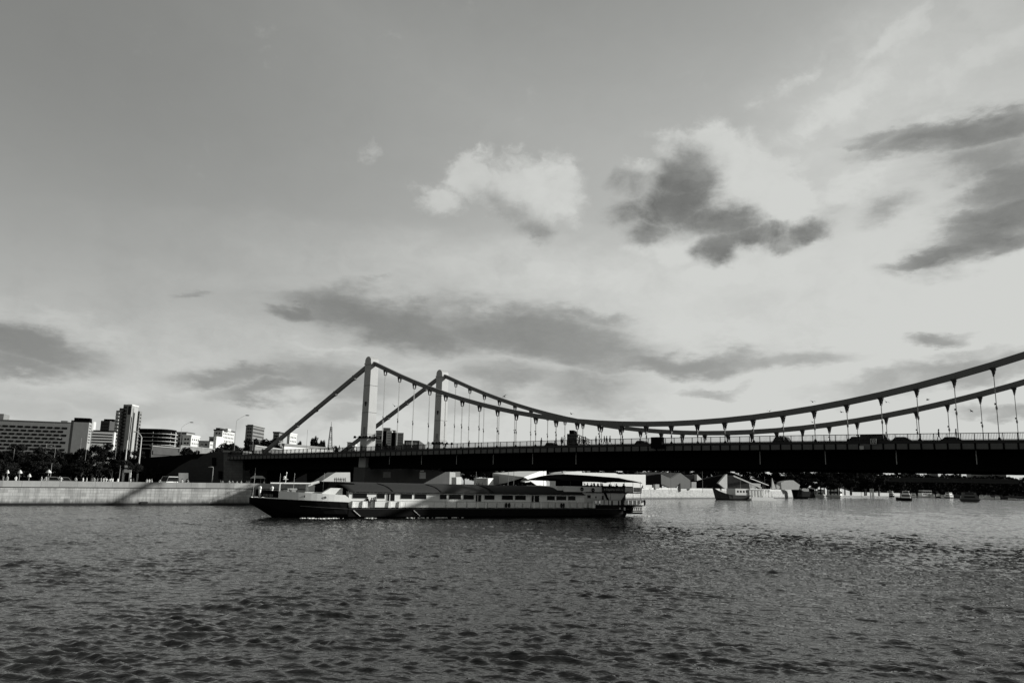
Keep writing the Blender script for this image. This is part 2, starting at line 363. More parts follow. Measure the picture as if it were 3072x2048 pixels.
# ------------------------------------------------------------------ embankment walls
def frame(A, B):
    A = Vector(A).to_2d(); B = Vector(B).to_2d(); d = B - A; return math.atan2(d.y, d.x), d.length
def quay(A, B, label, h0=5.0, h1=5.0, ledge=True, group=None, pmat=M_GRANP):
    rz, L = frame(A, B)
    t = empty('embankment_wall', (A[0], A[1], 0), rz, label, 'wall', group)
    MB().prism([(0, .45), (L, .45), (L, h1 - 1.32), (0, h0 - 1.32)], 0, 1.2).build('wall_face', M_GRAN, t)
    MB().box(0, L, -.02, 1.3, -1.5, .45).build('dark_footing', M_DSTONE, t)  # foot of the wall, darker stone than the face
    MB().prism([(0, h0 - 1.32), (L, h1 - 1.32), (L, h1 - 1.2), (0, h0 - 1.2)], -.10, 1.2).build('ledge', M_DSTONE if ledge else M_GRAN, t)
    MB().prism([(0, h0 - 1.2), (L, h1 - 1.2), (L, h1), (0, h0)], .1, .65).build('parapet', pmat, t)
    return t
quay(bank[1], bank[2], 'long pale granite embankment wall running out past the left edge', 4.6, 4.8)
qa = quay(bank[2], bank[3], 'pale granite embankment wall with a diagonal shadow left of the dark ship bow', 4.8, 5.15)
MB().box(26.4, 27.9, -.25, 0, .3, .75).build('mooring_block', M_DSTONE, qa)
quay(bank[3], bank[4], 'short granite embankment wall in the shade under the bridge end', 5.15, 5.2)
quay(bank[4], bank[5], 'granite embankment wall passing beneath the black bridge girder', 5.2, 5.3)
quay(bank[5], bank[6], 'pale embankment wall behind the ship below the white pavilions', 5.3, 6.4, False)
quay(bank[6], bank[7], 'sunlit embankment wall with a notched top behind the moored floating bar', 6.4, 7.2, False, pmat=mat('white_parapet', .62, .8, .1, .5, kind='brick', bw=14, rh=5, mort=.3, c2=.7))
quay(bank[7], bank[8], 'far pale embankment wall beside the big white motor yacht', 7.2, 8, False)
quay(bank[8], bank[9], 'distant low embankment wall at the bend of the river', 7, 7, False)
# ------------------------------------------------------------------ suspension bridge
TH = -0.66426; TX, TY = -38.28, 212.16; BW_ = 28.35; SP = 5.6; KM = 16.037
bridge = empty('suspension_bridge', (TX, TY, 0), TH, 'long grey suspension bridge with two pairs of pale towers crossing the river', 'bridge')
bdir = Vector((math.cos(TH), math.sin(TH), 0)); bnor = Vector((-math.sin(TH), math.cos(TH), 0))
def bw2(a, off, z): return Vector((TX, TY, 0)) + bdir * a + bnor * off + Vector((0, 0, z))
def bpx(x, y, off):                                # pixel -> (a, z) on the vertical plane at this offset
    R = ray(x, y); t = (Vector((TX, TY, 0)) + bnor * off).dot(bnor) / R.dot(bnor); Pt = Vector((0, 0, CAMH)) + R * t
    return (Pt - Vector((TX, TY, 0))).dot(bdir), Pt.z
def czz(k): return 18.86 + 19.6 * ((k - KM) / KM) ** 2
def fbz(a):
    z = 13.22 - 9e-5 * (min(max(a, 0), 179.4) - 89.7) ** 2
    if a < 0: z += .010 * a
    if a > 179.4: z -= .02 * (a - 179.4)
    return z
AEND = 2 * KM * SP; A0, A1 = -62.0, 236.0
def along(a0, a1, step):
    n = max(1, int(round((a1 - a0) / step))); return [lerp(a0, a1, i / n) for i in range(n + 1)]
def strip(lst, y0, y1, zb, zt):
    m = MB(); n = len(lst); vs = []
    for a in lst: vs += [(a, y0, zb(a)), (a, y1, zb(a)), (a, y1, zt(a)), (a, y0, zt(a))]
    fs = [(0, 1, 2, 3), tuple(4 * (n - 1) + i for i in (3, 2, 1, 0))]
    for i in range(n - 1):
        b = 4 * i
        for j in range(4): fs.append((b + j, b + (j + 1) % 4, b + 4 + (j + 1) % 4, b + 4 + j))
    return m.add(vs, fs)
OUT = 5.0
sts = along(A0, A1, 5.6)
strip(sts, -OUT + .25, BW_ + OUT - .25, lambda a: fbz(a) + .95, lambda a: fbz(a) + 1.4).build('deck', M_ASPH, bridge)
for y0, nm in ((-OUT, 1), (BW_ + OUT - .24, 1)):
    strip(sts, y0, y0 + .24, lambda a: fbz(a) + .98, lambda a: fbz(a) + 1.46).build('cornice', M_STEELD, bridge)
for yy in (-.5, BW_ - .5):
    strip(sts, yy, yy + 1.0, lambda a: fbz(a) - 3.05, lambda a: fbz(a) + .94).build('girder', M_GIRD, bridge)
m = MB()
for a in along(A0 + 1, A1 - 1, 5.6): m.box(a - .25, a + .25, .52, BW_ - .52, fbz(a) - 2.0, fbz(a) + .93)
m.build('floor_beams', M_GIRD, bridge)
m = MB()
for a in along(A0 + 1, A1 - 1, 5.6 / 3):           # cantilever brackets carrying the footway
    m.prism([(a - .1, fbz(a) - 0.02), (a + .1, fbz(a) - 0.02), (a + .1, fbz(a) + .93), (a - .1, fbz(a) + .93)], -OUT + .3, -.52)
    m.prism([(a - .1, fbz(a) - 0.02), (a + .1, fbz(a) - 0.02), (a + .1, fbz(a) + .93), (a - .1, fbz(a) + .93)], BW_ + .52, BW_ + OUT - .3)
tag(m.build('footway_brackets', M_GIRD, bridge), kind='stuff')
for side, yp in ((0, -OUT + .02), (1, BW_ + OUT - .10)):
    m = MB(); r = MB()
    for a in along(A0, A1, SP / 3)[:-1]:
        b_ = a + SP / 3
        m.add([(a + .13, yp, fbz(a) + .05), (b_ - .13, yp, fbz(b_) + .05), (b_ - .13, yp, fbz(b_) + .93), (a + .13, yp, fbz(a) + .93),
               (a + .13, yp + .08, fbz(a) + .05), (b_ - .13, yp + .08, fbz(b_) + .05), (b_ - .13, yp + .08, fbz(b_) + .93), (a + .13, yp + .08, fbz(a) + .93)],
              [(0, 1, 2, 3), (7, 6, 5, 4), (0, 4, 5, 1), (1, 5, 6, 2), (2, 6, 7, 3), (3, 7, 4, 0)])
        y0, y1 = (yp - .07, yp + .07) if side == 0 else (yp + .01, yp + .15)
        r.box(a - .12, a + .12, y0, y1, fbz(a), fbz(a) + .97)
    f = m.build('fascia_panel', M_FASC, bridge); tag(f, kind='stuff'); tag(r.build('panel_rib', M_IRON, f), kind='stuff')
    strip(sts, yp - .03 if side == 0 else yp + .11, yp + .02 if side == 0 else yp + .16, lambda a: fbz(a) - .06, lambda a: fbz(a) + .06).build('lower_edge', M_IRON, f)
for side, yp in ((0, -OUT + .12), (1, BW_ + OUT - .12)):
    m = MB(); lst = along(A0, A1, SP / 3)
    for i, a in enumerate(lst):
        z = fbz(a) + 1.46
        m.box(a - .06, a + .06, yp - .06, yp + .06, z, z + 1.06)
        if i + 1 < len(lst):
            n = 9 if side == 0 else 6
            for q in range(1, n):
                aa = lerp(a, lst[i + 1], q / n); m.box(aa - .022, aa + .022, yp - .022, yp + .022, z + .1, z + .98)
    rl = m.build('railing', M_IRON, bridge)
    strip(lst, yp - .05, yp + .05, lambda a: fbz(a) + 2.44, lambda a: fbz(a) + 2.54).build('handrail', M_IRON, rl)
    strip(lst, yp - .03, yp + .03, lambda a: fbz(a) + 1.50, lambda a: fbz(a) + 1.57).build('bottom_rail', M_IRON, rl)
# kerb line and steel guard inside the footway
for yp in (1.4, BW_ - 1.6):
    strip(sts, yp, yp + .2, lambda a: fbz(a) + 1.41, lambda a: fbz(a) + 1.75).build('guard_rail', M_STEELD, bridge)
# towers
def tower(a, y, face):
    zt = 38.5; z0 = 3.0
    lx0, ly0, lx1, ly1 = 1.40, 1.60, 1.23, 1.33
    m = MB()
    lv = [(0, 1.), (.72, .28), (.722, .278), (1, 0)]
    m.add([(-lx0, -ly0, z0), (lx0, -ly0, z0), (lx0, ly0, z0), (-lx0, ly0, z0), (-lx1, -ly1, zt - .5), (lx1, -ly1, zt - .5), (lx1, ly1, zt - .5), (-lx1, ly1, zt - .5)],
          [(0, 3, 2, 1), (4, 5, 6, 7), (0, 1, 5, 4), (1, 2, 6, 5), (2, 3, 7, 6), (3, 0, 4, 7)])
    t = m.build('tower', M_PAINT, bridge, loc=(a, y, 0))
    c = MB(); n = 14; rr = 1.18
    pf = [(-rr, zt - .5), (-rr, zt)] + [(-rr * math.cos(math.pi * i / n), zt + 1.28 * math.sin(math.pi * i / n)) for i in range(1, n)] + [(rr, zt), (rr, zt - .5)]
    c.prism(pf[::-1], -1.42, 1.42); c.build('cap', M_PAINT, t)
    k = MB(); k.box(-lx1 - .14, lx1 + .14, -ly1 - .14, ly1 + .14, zt - .95, zt - .5); k.build('collar', M_PAINT, t)
    for z in (31.8, 24.5, 18.6):
        q = (z - z0) / (zt - .5 - z0); hx, hy = lerp(lx0, lx1, q) + .015, lerp(ly0, ly1, q) + .015
        MB().box(-hx, hx, -hy, hy, z - .05, z + .05).build('joint', M_STEELD, t)
    e = MB(); e.prism([(-.34, 27.4), (.34, 27.4), (.22, 26.7), (0, 26.2), (-.22, 26.7)], -1.62, -1.44); e.build('shield_emblem', M_STEELD, t)
    w = MB(); w.prism([(-.3, 20.6), (.3, 20.6), (.35, 18.9), (-.35, 18.9)], -1.60, -1.50); w.build('plaque', mat('dull_plaque', .24), t)
    fl = MB(); z = 17.8
    for sx in (-1, 1):
        fl.beam((sx * 1.5, -2.1, z), (sx * 2.3, -2.6, z + .1), .12, .12); fl.beam((sx * 1.3, 2.0, z), (sx * 2.6, 2.4, z + .1), .12, .12)
        for q in ((sx * 2.3, -2.6), (sx * 2.6, 2.4), (sx * .8, -2.2), (sx * 1.9, -1.0), (sx * 1.9, 1.0)):
            fl.frust(q[0] - .28, q[0] + .28, q[1] - .25, q[1] + .25, z - .25, z + .38, .08, .05)
    fl.box(-1.75, 1.75, -1.95, -1.65, z - .12, z + .12); fl.box(-1.75, 1.75, 1.65, 1.95, z - .12, z + .12); fl.box(1.5, 1.75, -1.6, 1.6, z - .1, z + .1); fl.box(-1.75, -1.5, -1.6, 1.6, z - .1, z + .1)
    fl.build('floodlight_frame', M_IRON, t)
    return t
for y in (0, BW_):
    tower(0, y, 0); tower(AEND, y, 0)
# chains with their backstays
def chainmesh(pts, w, h, name, parent_y):
    m = MB(); n = len(pts); vs = []; fs = []
    for i, (a, z) in enumerate(pts):
        p = Vector((a, z)); d = Vector((0, 0))
        if i > 0: d += (p - Vector(pts[i - 1])).normalized()
        if i < n - 1: d += (Vector(pts[i + 1]) - p).normalized()
        d.normalize(); nn = Vector((-d.y, d.x)) * h / 2
        for s_, yy in ((-1, -w / 2), (-1, w / 2), (1, w / 2), (1, -w / 2)):
            q = p + nn * s_; vs.append((q.x, yy + parent_y, q.y))
    fs.append((0, 1, 2, 3)); fs.append(tuple(4 * (n - 1) + i for i in (3, 2, 1, 0)))
    for i in range(n - 1):
        for j in range(4): fs.append((4 * i + j, 4 * i + (j + 1) % 4, 4 * i + 4 + (j + 1) % 4, 4 * i + 4 + j))
    m.add(vs, fs); return m.build(name, M_CHAIN, bridge)
for y in (0, BW_):
    pts = [(-.2 + 1.1, czz(.2))] + [(k * SP, czz(k)) for k in range(1, 32)] + [(AEND - 1.1, czz(31.9))]
    chainmesh(pts, .8, 1.02, 'chain', y)
    for s_ in (-1, 1):
        if s_ < 0: pts = [(-46.5, 14.2), (-1.0, 37.7)]
        else: pts = [(AEND + 1, 37.7), (AEND + 46.5, 13.8)]
        c = chainmesh(pts, .8, 1.05, 'backstay', y)
        for q in (.16, .34, .52, .70, .87):
            j = MB(); a, z = lerp(pts[0][0], pts[1][0], q), lerp(pts[0][1], pts[1][1], q)
            j.prism([(a - .75, z - .95), (a + .55, z - .60), (a + .75, z + .70), (a - .45, z + .52)], y - .44, y + .44)
            j.build('splice_plate', M_CHAIN, c)
# hangers
def hanger_meshes():
    b_ = MB()
    for yy in (-.46, .40):
        b_.prism([(-.44, .06), (-.26, -.40), (-.10, -1.15), (.10, -1.15), (.26, -.40), (.44, .06)], yy, yy + .06)
    for sx in (-.42, .30): b_.box(sx, sx + .12, -.40, .40, -.25, -.02)
    b_.box(-.12, .12, -.40, .40, -1.3, -1.05)
    n_ = 10; pin = MB()
    for yy in (-.47, .40): pin.prism([(.30 * math.cos(2 * math.pi * i / n_), .42 + .30 * math.sin(2 * math.pi * i / n_)) for i in range(n_)], yy, yy + .07)
    hpin = pin.mesh('pin', M_CHAIN)
    br = b_.mesh('bracket', M_STEELD)
    t = MB(); t.ball((0, 0, .0), .17, .17, .42, 6, 4).box(-.26, -.02, -.08, .08, .45, .75); tb = t.mesh('turnbuckle', M_STEELD)
    f = MB(); f.tube((0, 0, 0), (0, 0, .75), .42, .12, 8); ft = f.mesh('foot', M_IRON)
    return br, tb, ft, hpin
hbr, htb, hft, hpin = hanger_meshes()
for y in (0, BW_):
    for k in range(1, 32):
        a = k * SP; zc = czz(k) - .5; zd = fbz(a) + 1.4
        if zc - zd < 1.6: zl = .5
        m = MB(); top = min(-.0, 0)
        L = zc - zd
        for dy in (-.10, .10): m.tube((0, dy, zd), (0, dy, zc - min(1.2, L * .5)), .055, n=5)
        h = m.build('hanger', M_ROD, bridge, loc=(a, y, 0), fix=False)
        put('bracket', hbr, h, (0, 0, zc)); put('pin', hpin, h, (0, 0, zc)); put('foot', hft, h, (0, 0, zd))
        if L > 3: put('turnbuckle', htb, h, (0, 0, zd + L * (.46 if k > 4 else .40)))
# short drain pipes under the footway
for x in (1079, 1169, 1265, 1370, 1480, 1598, 1728, 2280, 2476, 2689, 2929):
    a, z = bpx(x, 1369, -3.2); a2, z2 = bpx(x, 1392, -3.2)
    MB().tube((a, -3.2, z2), (a, -3.2, fbz(a) - .1), .07, n=6).build('drain_pipe', M_ROD, bridge, fix=False)
# abutment and approach
def wallpoly(name, px, anchor, rz, thick, m, parent=None, ground=None):
    """outline read from the photo, laid on the vertical plane through the anchor, given its real thickness"""
    ax = at(*anchor); d = Vector((math.cos(rz), math.sin(rz), 0)); nn = Vector((-math.sin(rz), math.cos(rz), 0)); pl = []
    for x, y in px:
        R = ray(x, y); t = ax.dot(nn) / R.dot(nn); Pt = Vector((0, 0, CAMH)) + R * t; s_ = (Pt - ax).dot(d)
        pl.append((s_, max(Pt.z, ground) if ground is not None else Pt.z))
    b_ = MB().prism(pl, 0, thick)
    o = b_.build(name, m, parent)
    if parent is None: o.location = (ax.x, ax.y, 0); o.rotation_euler = (0, 0, rz)
    else:
        M = parent.matrix_basis.inverted() @ (Matrix.Translation((ax.x, ax.y, 0)) @ Matrix.Rotation(rz, 4, 'Z'))
        o.matrix_basis = M
    return o
ab = empty('bridge_abutment', bw2(-70, -6, 0), TH, 'dark stone abutment with a stepped stair wall at the left end of the bridge', 'abutment')
AN = (672, 1440, 244)
wallpoly('stair_wall', [(452, 1450), (500, 1424), (541, 1395), (575, 1377), (592, 1376), (612, 1362), (626, 1357), (672, 1354), (672, 1450)], AN, TH + .05, 16, M_GRAN_SHADE, ab, 3.5)  # shade on this side is put into the darker granite colour
wallpoly('end_block', [(671, 1450), (671, 1353), (728, 1354), (728, 1450)], AN, TH + .62, 6, mat('granite_lit', .14, .85, .3, .7, kind='brick', bw=2.2, rh=.8), ab, 3.5)  # same granite, lighter: sunlight on the river face is put into its colour
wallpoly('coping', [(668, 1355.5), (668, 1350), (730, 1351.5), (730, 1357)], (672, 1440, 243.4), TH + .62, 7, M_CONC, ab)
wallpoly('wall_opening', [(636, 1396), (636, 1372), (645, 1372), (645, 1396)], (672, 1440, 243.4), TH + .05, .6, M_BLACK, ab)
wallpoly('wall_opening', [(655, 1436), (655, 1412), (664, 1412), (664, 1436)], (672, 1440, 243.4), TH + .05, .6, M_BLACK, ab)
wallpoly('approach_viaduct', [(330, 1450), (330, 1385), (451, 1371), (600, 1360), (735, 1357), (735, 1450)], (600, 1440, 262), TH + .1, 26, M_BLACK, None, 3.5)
tag(bpy.data.objects['approach_viaduct'], 'black approach viaduct behind the stepped stone abutment', 'viaduct')
# pier bases in the river bank
for a in (0, AEND):
    p_ = MB(); p_.slab([(a - 3, -4), (a, -6.5), (a + 3, -4), (a + 3, BW_ + 4), (a, BW_ + 6.5), (a - 3, BW_ + 4)], -2, 3.4)
    p_.slab([(a - 2.2, -2.4), (a + 2.2, -2.4), (a + 2.2, BW_ + 2.4), (a - 2.2, BW_ + 2.4)], 3.4, 9.9)
    p_.build('pier', M_DCONC, bridge)

# ------------------------------------------------------------------ people (one continuous skinned body per pose)
def skinmesh(name, joints, edges, radii, m):
    me = bpy.data.meshes.new(name + '_s'); me.from_pydata(joints, edges, []); o = bpy.data.objects.new('tmp', me); col.objects.link(o)
    md = o.modifiers.new('s', 'SKIN'); me.skin_vertices.data if hasattr(me, 'skin_vertices') and len(me.skin_vertices) else None
    if not me.skin_vertices: me.skin_vertices.new() if hasattr(me.skin_vertices, 'new') else None
    lay = me.skin_vertices[0].data if me.skin_vertices else None
    if lay:
        for i, r in enumerate(radii): lay[i].radius = (r, r) if not isinstance(r, tuple) else r
        lay[0].use_root = True
    o.modifiers.new('u', 'SUBSURF').levels = 1
    dg = bpy.context.evaluated_depsgraph_get(); ev = o.evaluated_get(dg); out = bpy.data.meshes.new_from_object(ev)
    bpy.data.objects.remove(o); out.name = name; out.materials.clear(); out.materials.append(m)
    for p in out.polygons: p.use_smooth = True
    return out
BODY_E = [(0, 1), (1, 2), (2, 3), (3, 4), (2, 5), (5, 6), (6, 7), (2, 8), (8, 9), (9, 10), (0, 11), (11, 12), (12, 13), (13, 14), (0, 15), (15, 16), (16, 17), (17, 18)]
BODY_R = [(.15, .12), (.16, .12), (.17, .11), .06, .10, .06, .045, .035, .06, .045, .035, .095, .06, .045, .04, .095, .06, .045, .04]
def body(pose):
    J = {0: (0, 0, .92), 1: (0, 0, 1.15), 2: (0, 0, 1.40), 3: (0, 0, 1.52), 4: (0, -.02, 1.65), 5: (.20, 0, 1.38), 6: (.26, 0, 1.10), 7: (.27, -.06, .86),
         8: (-.20, 0, 1.38), 9: (-.26, 0, 1.10), 10: (-.27, -.06, .86), 11: (.10, 0, .84), 12: (.11, 0, .46), 13: (.11, .02, .08), 14: (.11, -.15, .04),
         15: (-.10, 0, .84), 16: (-.11, 0, .46), 17: (-.11, .02, .08), 18: (-.11, -.15, .04)}
    if pose == 'walk':
        J.update({12: (.11, -.16, .47), 13: (.11, -.26, .09), 14: (.11, -.42, .06), 16: (-.11, .10, .47), 17: (-.11, .34, .14), 18: (-.11, .22, .05), 6: (.25, .14, 1.12), 7: (.24, .10, .88), 9: (-.25, -.12, 1.12), 10: (-.22, -.30, .98)})
    if pose == 'raise': J.update({9: (-.36, -.05, 1.52), 10: (-.28, -.12, 1.80), 6: (.30, -.12, 1.18), 7: (.16, -.28, 1.15)})
    if pose == 'lean': J.update({1: (0, -.08, 1.13), 2: (0, -.2, 1.34), 3: (0, -.27, 1.44), 4: (0, -.34, 1.55), 5: (.2, -.2, 1.32), 6: (.24, -.34, 1.10), 7: (.16, -.52, 1.06), 8: (-.2, -.2, 1.32), 9: (-.24, -.34, 1.10), 10: (-.16, -.52, 1.06)})
    if pose == 'sit':
        J = {k: (x, y, z - .44) for k, (x, y, z) in J.items()}
        J.update({12: (.12, -.42, .44), 13: (.12, -.44, .08), 14: (.12, -.60, .04), 16: (-.12, -.42, .44), 17: (-.12, -.44, .08), 18: (-.12, -.60, .04), 6: (.25, -.16, .74), 7: (.14, -.38, .70), 9: (-.25, -.16, .74), 10: (-.14, -.38, .70)})
    return [J[i] for i in range(19)]
PM = {}
for pose in ('stand', 'walk', 'raise', 'lean', 'sit'):
    for nm, mm in (('d', M_CLD), ('l', M_CLL), ('m', M_CLM)):
        if (pose, 'd') in PM: me = PM[(pose, 'd')].copy(); me.materials.clear(); me.materials.append(mm)
        else: me = skinmesh('person', body(pose), BODY_E, BODY_R, mm)
        PM[(pose, nm)] = me
hm = MB().ball((0, 0, 1.68), .105, .115, .135, 8, 6).mesh('hair', M_CLD, True)
def person(loc, rz, pose, tone, label, group=None, s=1.0):
    o = put('person', PM[(pose, tone)], None, loc); o.rotation_euler = (0, 0, rz); o.scale = (s, s, s)
    dz = {'sit': -.44, 'lean': -.13}.get(pose, 0); dy = -.35 if pose == 'lean' else 0
    h = put('hair', hm, o, (0, dy + .02, dz + .02))
    return tag(o, label, 'person', group)
# ------------------------------------------------------------------ restaurant ship
SRZ = rad(34.418); SO = Vector((-31.495, 131.675, 0)); sd_ = Vector((math.cos(SRZ), math.sin(SRZ), 0)); sn_ = Vector((-math.sin(SRZ), math.cos(SRZ), 0))
ship = empty('restaurant_ship', SO, SRZ, 'long white river restaurant ship with black hull and dark awnings', 'ship')
def sp_(x, y, off=0.):
    R = ray(x, y); t = (SO + sn_ * off).dot(sn_) / R.dot(sn_); Pt = Vector((0, 0, CAMH)) + R * t
    return (Pt - SO).dot(sd_), Pt.z
def SW(t, y, z): return SO + sd_ * t + sn_ * y + Vector((0, 0, z))
BM_ = 12.0; MY = BM_ / 2
tip, ztip = sp_(749, 1491, MY)
def hb(t):                                        # half breadth at deck
    q = min(1, max(0, (t - tip) / 13.0)); return .25 + (MY - .25) * math.sin(q * math.pi / 2) ** .75
def sheer(t):
    if t < 5.4: return lerp(ztip, 2.66, ((t - tip) / (5.4 - tip)) ** .9)
    return 1.75
def hull():
    st = [tip + q for q in (0, .5, 1.2, 2.2, 3.5, 5, 7, 9, 11, 13)] + [5.39, 5.6] + list(np.arange(8, 60, 4.0)) + [59.9, 60.0, 64, 68, 69.4, 70.2]
    st = sorted(st); m = MB(); rings = []
    for t in st:
        b_ = hb(t); zs = sheer(t) if t < 59.95 else 2.42
        if t > 66: b_ = MY - (t - 66) * .35
        kz = max(-.9, (ztip - .9) - (t - tip) * .58) if t < 5 else -.9
        kz = min(kz, zs - .25)
        bb = b_ * (.25 + .75 * min(1, max(0, (t - tip) / 16)))
        rings.append([(t, MY - b_, zs), (t, MY - lerp(bb, b_, .6), lerp(kz, zs, .45)), (t, MY - bb * .82, lerp(kz, zs, .12)), (t, MY, kz), (t, MY + bb * .82, lerp(kz, zs, .12)), (t, MY + lerp(bb, b_, .6), lerp(kz, zs, .45)), (t, MY + b_, zs)])
    m.loft(rings)
    n = len(rings); base = 0
    for i in range(n - 1): m.f.append((i * 7, (i + 1) * 7, (i + 1) * 7 + 6, i * 7 + 6))
    m.f.append(tuple(range(7))); m.f.append(tuple((n - 1) * 7 + i for i in range(6, -1, -1)))
    return m
hl = hull().build('hull', M_HULL, ship)
def side_strip(ts, zb, zt, proud, thick=.08, far=False):
    """a plate following the hull side between heights zb(t) and zt(t)"""
    m = MB(); vs = []
    for t in ts:
        y = MY - hb(t) - proud if not far else MY + hb(t) + proud
        q = thick if not far else -thick
        vs += [(t, y, zb(t)), (t, y + q, zb(t)), (t, y + q, zt(t)), (t, y, zt(t))]
    n = len(ts); fs = [(0, 1, 2, 3), tuple(4 * (n - 1) + i for i in (3, 2, 1, 0))]
    for i in range(n - 1):
        for j in range(4): fs.append((4 * i + j, 4 * i + (j + 1) % 4, 4 * i + 4 + (j + 1) % 4, 4 * i + 4 + j))
    return m.add(vs, fs)
side_strip(list(np.arange(-2.5, 70, 2.4)), lambda t: 1.52 if t > 5 else lerp(1.95, 1.55, (t + 2.5) / 7.5), lambda t: (1.52 if t > 5 else lerp(1.95, 1.55, (t + 2.5) / 7.5)) + .07, .05).build('rubbing_strake', M_TRIM, ship)
# bow bulwark: dark name board, then white plating
tb0 = tip + .6; tb1 = -6.5 + .8
tsb = list(np.linspace(tb0, tb1, 9))
def btop(t): return lerp(4.48, 4.33, (t - tb0) / (tb1 - tb0))
for fr in (False, True):
    side_strip(tsb, lambda t: sheer(t) + .18, lambda t: btop(t), .02, far=fr).build('name_board', M_HULL, ship)
    side_strip(tsb, lambda t: sheer(t) + .02, lambda t: sheer(t) + .13, .05, far=fr).build('white_rim', M_SHIPW, ship)
    ts = list(np.linspace(tb1 + .02, 4.8, 12)) + [5.4, 6.1]
    def wtop(t): return lerp(4.33, 3.83, (t - tb1) / (4.8 - tb1)) if t <= 4.8 else lerp(3.83, 2.92, (t - 4.8) / 1.3)
    def wbot(t): return sheer(t) + .02 if t < 5.4 else 2.66
    bwk = side_strip(ts, wbot, wtop, .02, far=fr).build('bow_bulwark', M_SHIPW, ship)
rnd = random.Random(5)
m = MB(); t = tb0 + .5
while t < tb1 - .4:                                # pale lettering too small to read
    if abs(t - (tb0 + 2.4)) > .25:
        w_ = .13; y = MY - hb(t) - .08; z = sheer(t) + .30
        m.beam((t, y, z), (t, y, z + .42), .05, .05); 
        if rnd.random() < .75: m.beam((t, y, z + rnd.choice((.02, .2, .4))), (t + w_, MY - hb(t + w_) - .08, z + rnd.choice((.02, .2, .4))), .05, .05)
        if rnd.random() < .5: m.beam((t + w_, MY - hb(t + w_) - .08, z), (t + w_, MY - hb(t + w_) - .08, z + .42), .05, .05)
    t += .27
m.build('name_lettering', mat('dull_letter_paint', .28), ship, fix=False)
def disc(t, z, r, y, name, m, r2=None, y2=.06):
    n = 14; b_ = MB(); pts = [(t + r * math.cos(2 * math.pi * i / n), z + r * math.sin(2 * math.pi * i / n)) for i in range(n)]
    if r2 is None: b_.prism(pts, y, y + y2)
    else:
        vs = []
        for rr in (r, r2):
            for yy in (y, y + y2): vs += [(t + rr * math.cos(2 * math.pi * i / n), yy, z + rr * math.sin(2 * math.pi * i / n)) for i in range(n)]
        fs = []
        for i in range(n):
            j = (i + 1) % n; fs += [(i, j, 2 * n + j, 2 * n + i), (n + i, 3 * n + i, 3 * n + j, n + j), (i, n + i, n + j, j), (2 * n + i, 2 * n + j, 3 * n + j, 3 * n + i)]
        b_.add(vs, fs)
    return b_.build(name, m, ship)
tp, zp = sp_(700 + 785 / 3.618, 1380 + 392 / 3.618); disc(tp + .3, zp, .22, MY - hb(tp) - .1, 'porthole', M_HULL)
tp, zp = sp_(700 + 1000 / 3.618, 1380 + 404 / 3.618); disc(tp, zp, .20, MY - hb(tp) - .1, 'porthole', M_TRIM, .12); 
# foredeck gear
for tx, ty, h in ((-8.3, 4.2, .95), (-6.2, 4.6, .95)):
    m = MB().tube((tx, ty, 3.3), (tx, ty, 4.5), .14, .2, 8).ball((tx, ty, 4.75), .28, .28, .33, 8, 6); m.build('ventilator', M_SHIPW, ship, True, fix=False)
MB().tube((-5.0, 4.4, 3.2), (-5.0, 4.4, 5.6), .09, n=8).build('gear_post', M_SHIPW, ship)
MB().tube((-6.6, 4.4, 5.55), (.2, 4.4, 5.62), .12, n=8).build('gear_beam', M_SHIPW, ship)
for tx, z0, z1, nm in ((-9.6, 3.4, 7.1, 0), (-5.4, 3.3, 7.2, 1), (-3.0, 3.2, 7.3, 2), (2.2, 3.9, 7.45, 3)):
    MB().tube((tx, 3.6, z0), (tx + .12, 3.6, z1), .035, .02, 6).build('flag_pole', M_METAL, ship)
m = MB().tube((-3.9, 5, 5.6), (-3.8, 5, 7.1), .06, .04, 6).ball((-3.8, 5, 7.3), .12, .12, .18, 6, 5).ball((-4.1, 5, 6.55), .22, .2, .25, 7, 5).box(-4.3, -3.5, 4.9, 5.1, 6.2, 6.28)
m.build('signal_mast', M_SHIPW, ship, fix=False)
m = MB().box(-3.4, -2.7, 3, 5, 3.2, 4.5).tube((-3.8, 4, 4.6), (-2.2, 4, 4.6), .18, n=8).tube((-4.0, 3, 4.3), (-4.0, 5, 4.3), .2, n=8)
m.build('anchor_winch', mat('winch_paint', .35), ship, fix=False)
m = MB().prism([(-.3, 3.9), (.9, 3.9), (.9, 5.3), (2.0, 5.9), (1.8, 5.2), (1.1, 5.0)], 4.5, 5.4); m = MB().box(-.1, 1.0, 4.3, 5.6, 3.3, 5.4).beam((.4, 4.9, 5.55), (1.9, 4.9, 5.95), .5, .4)
m.build('deck_hatch_tower', M_SHIPG, ship)
MB().box(-1.4, 3.6, 2.2, 2.5, 3.2, 4.25).build('breakwater', M_SHIPG, ship)
m = MB().prism([(1.0, 3.2), (4.6, 3.2), (4.6, 4.95), (2.5, 4.98), (1.0, 4.1)], .75, 1.4); m.build('side_housing', M_SHIPW, ship)
m = MB().prism([(2.0, 3.0), (7, 3.0), (7, 5.8), (4.0, 6.0), (2.4, 5.95)], 1.5, 11); m.build('wheelhouse', M_BLACK, ship)
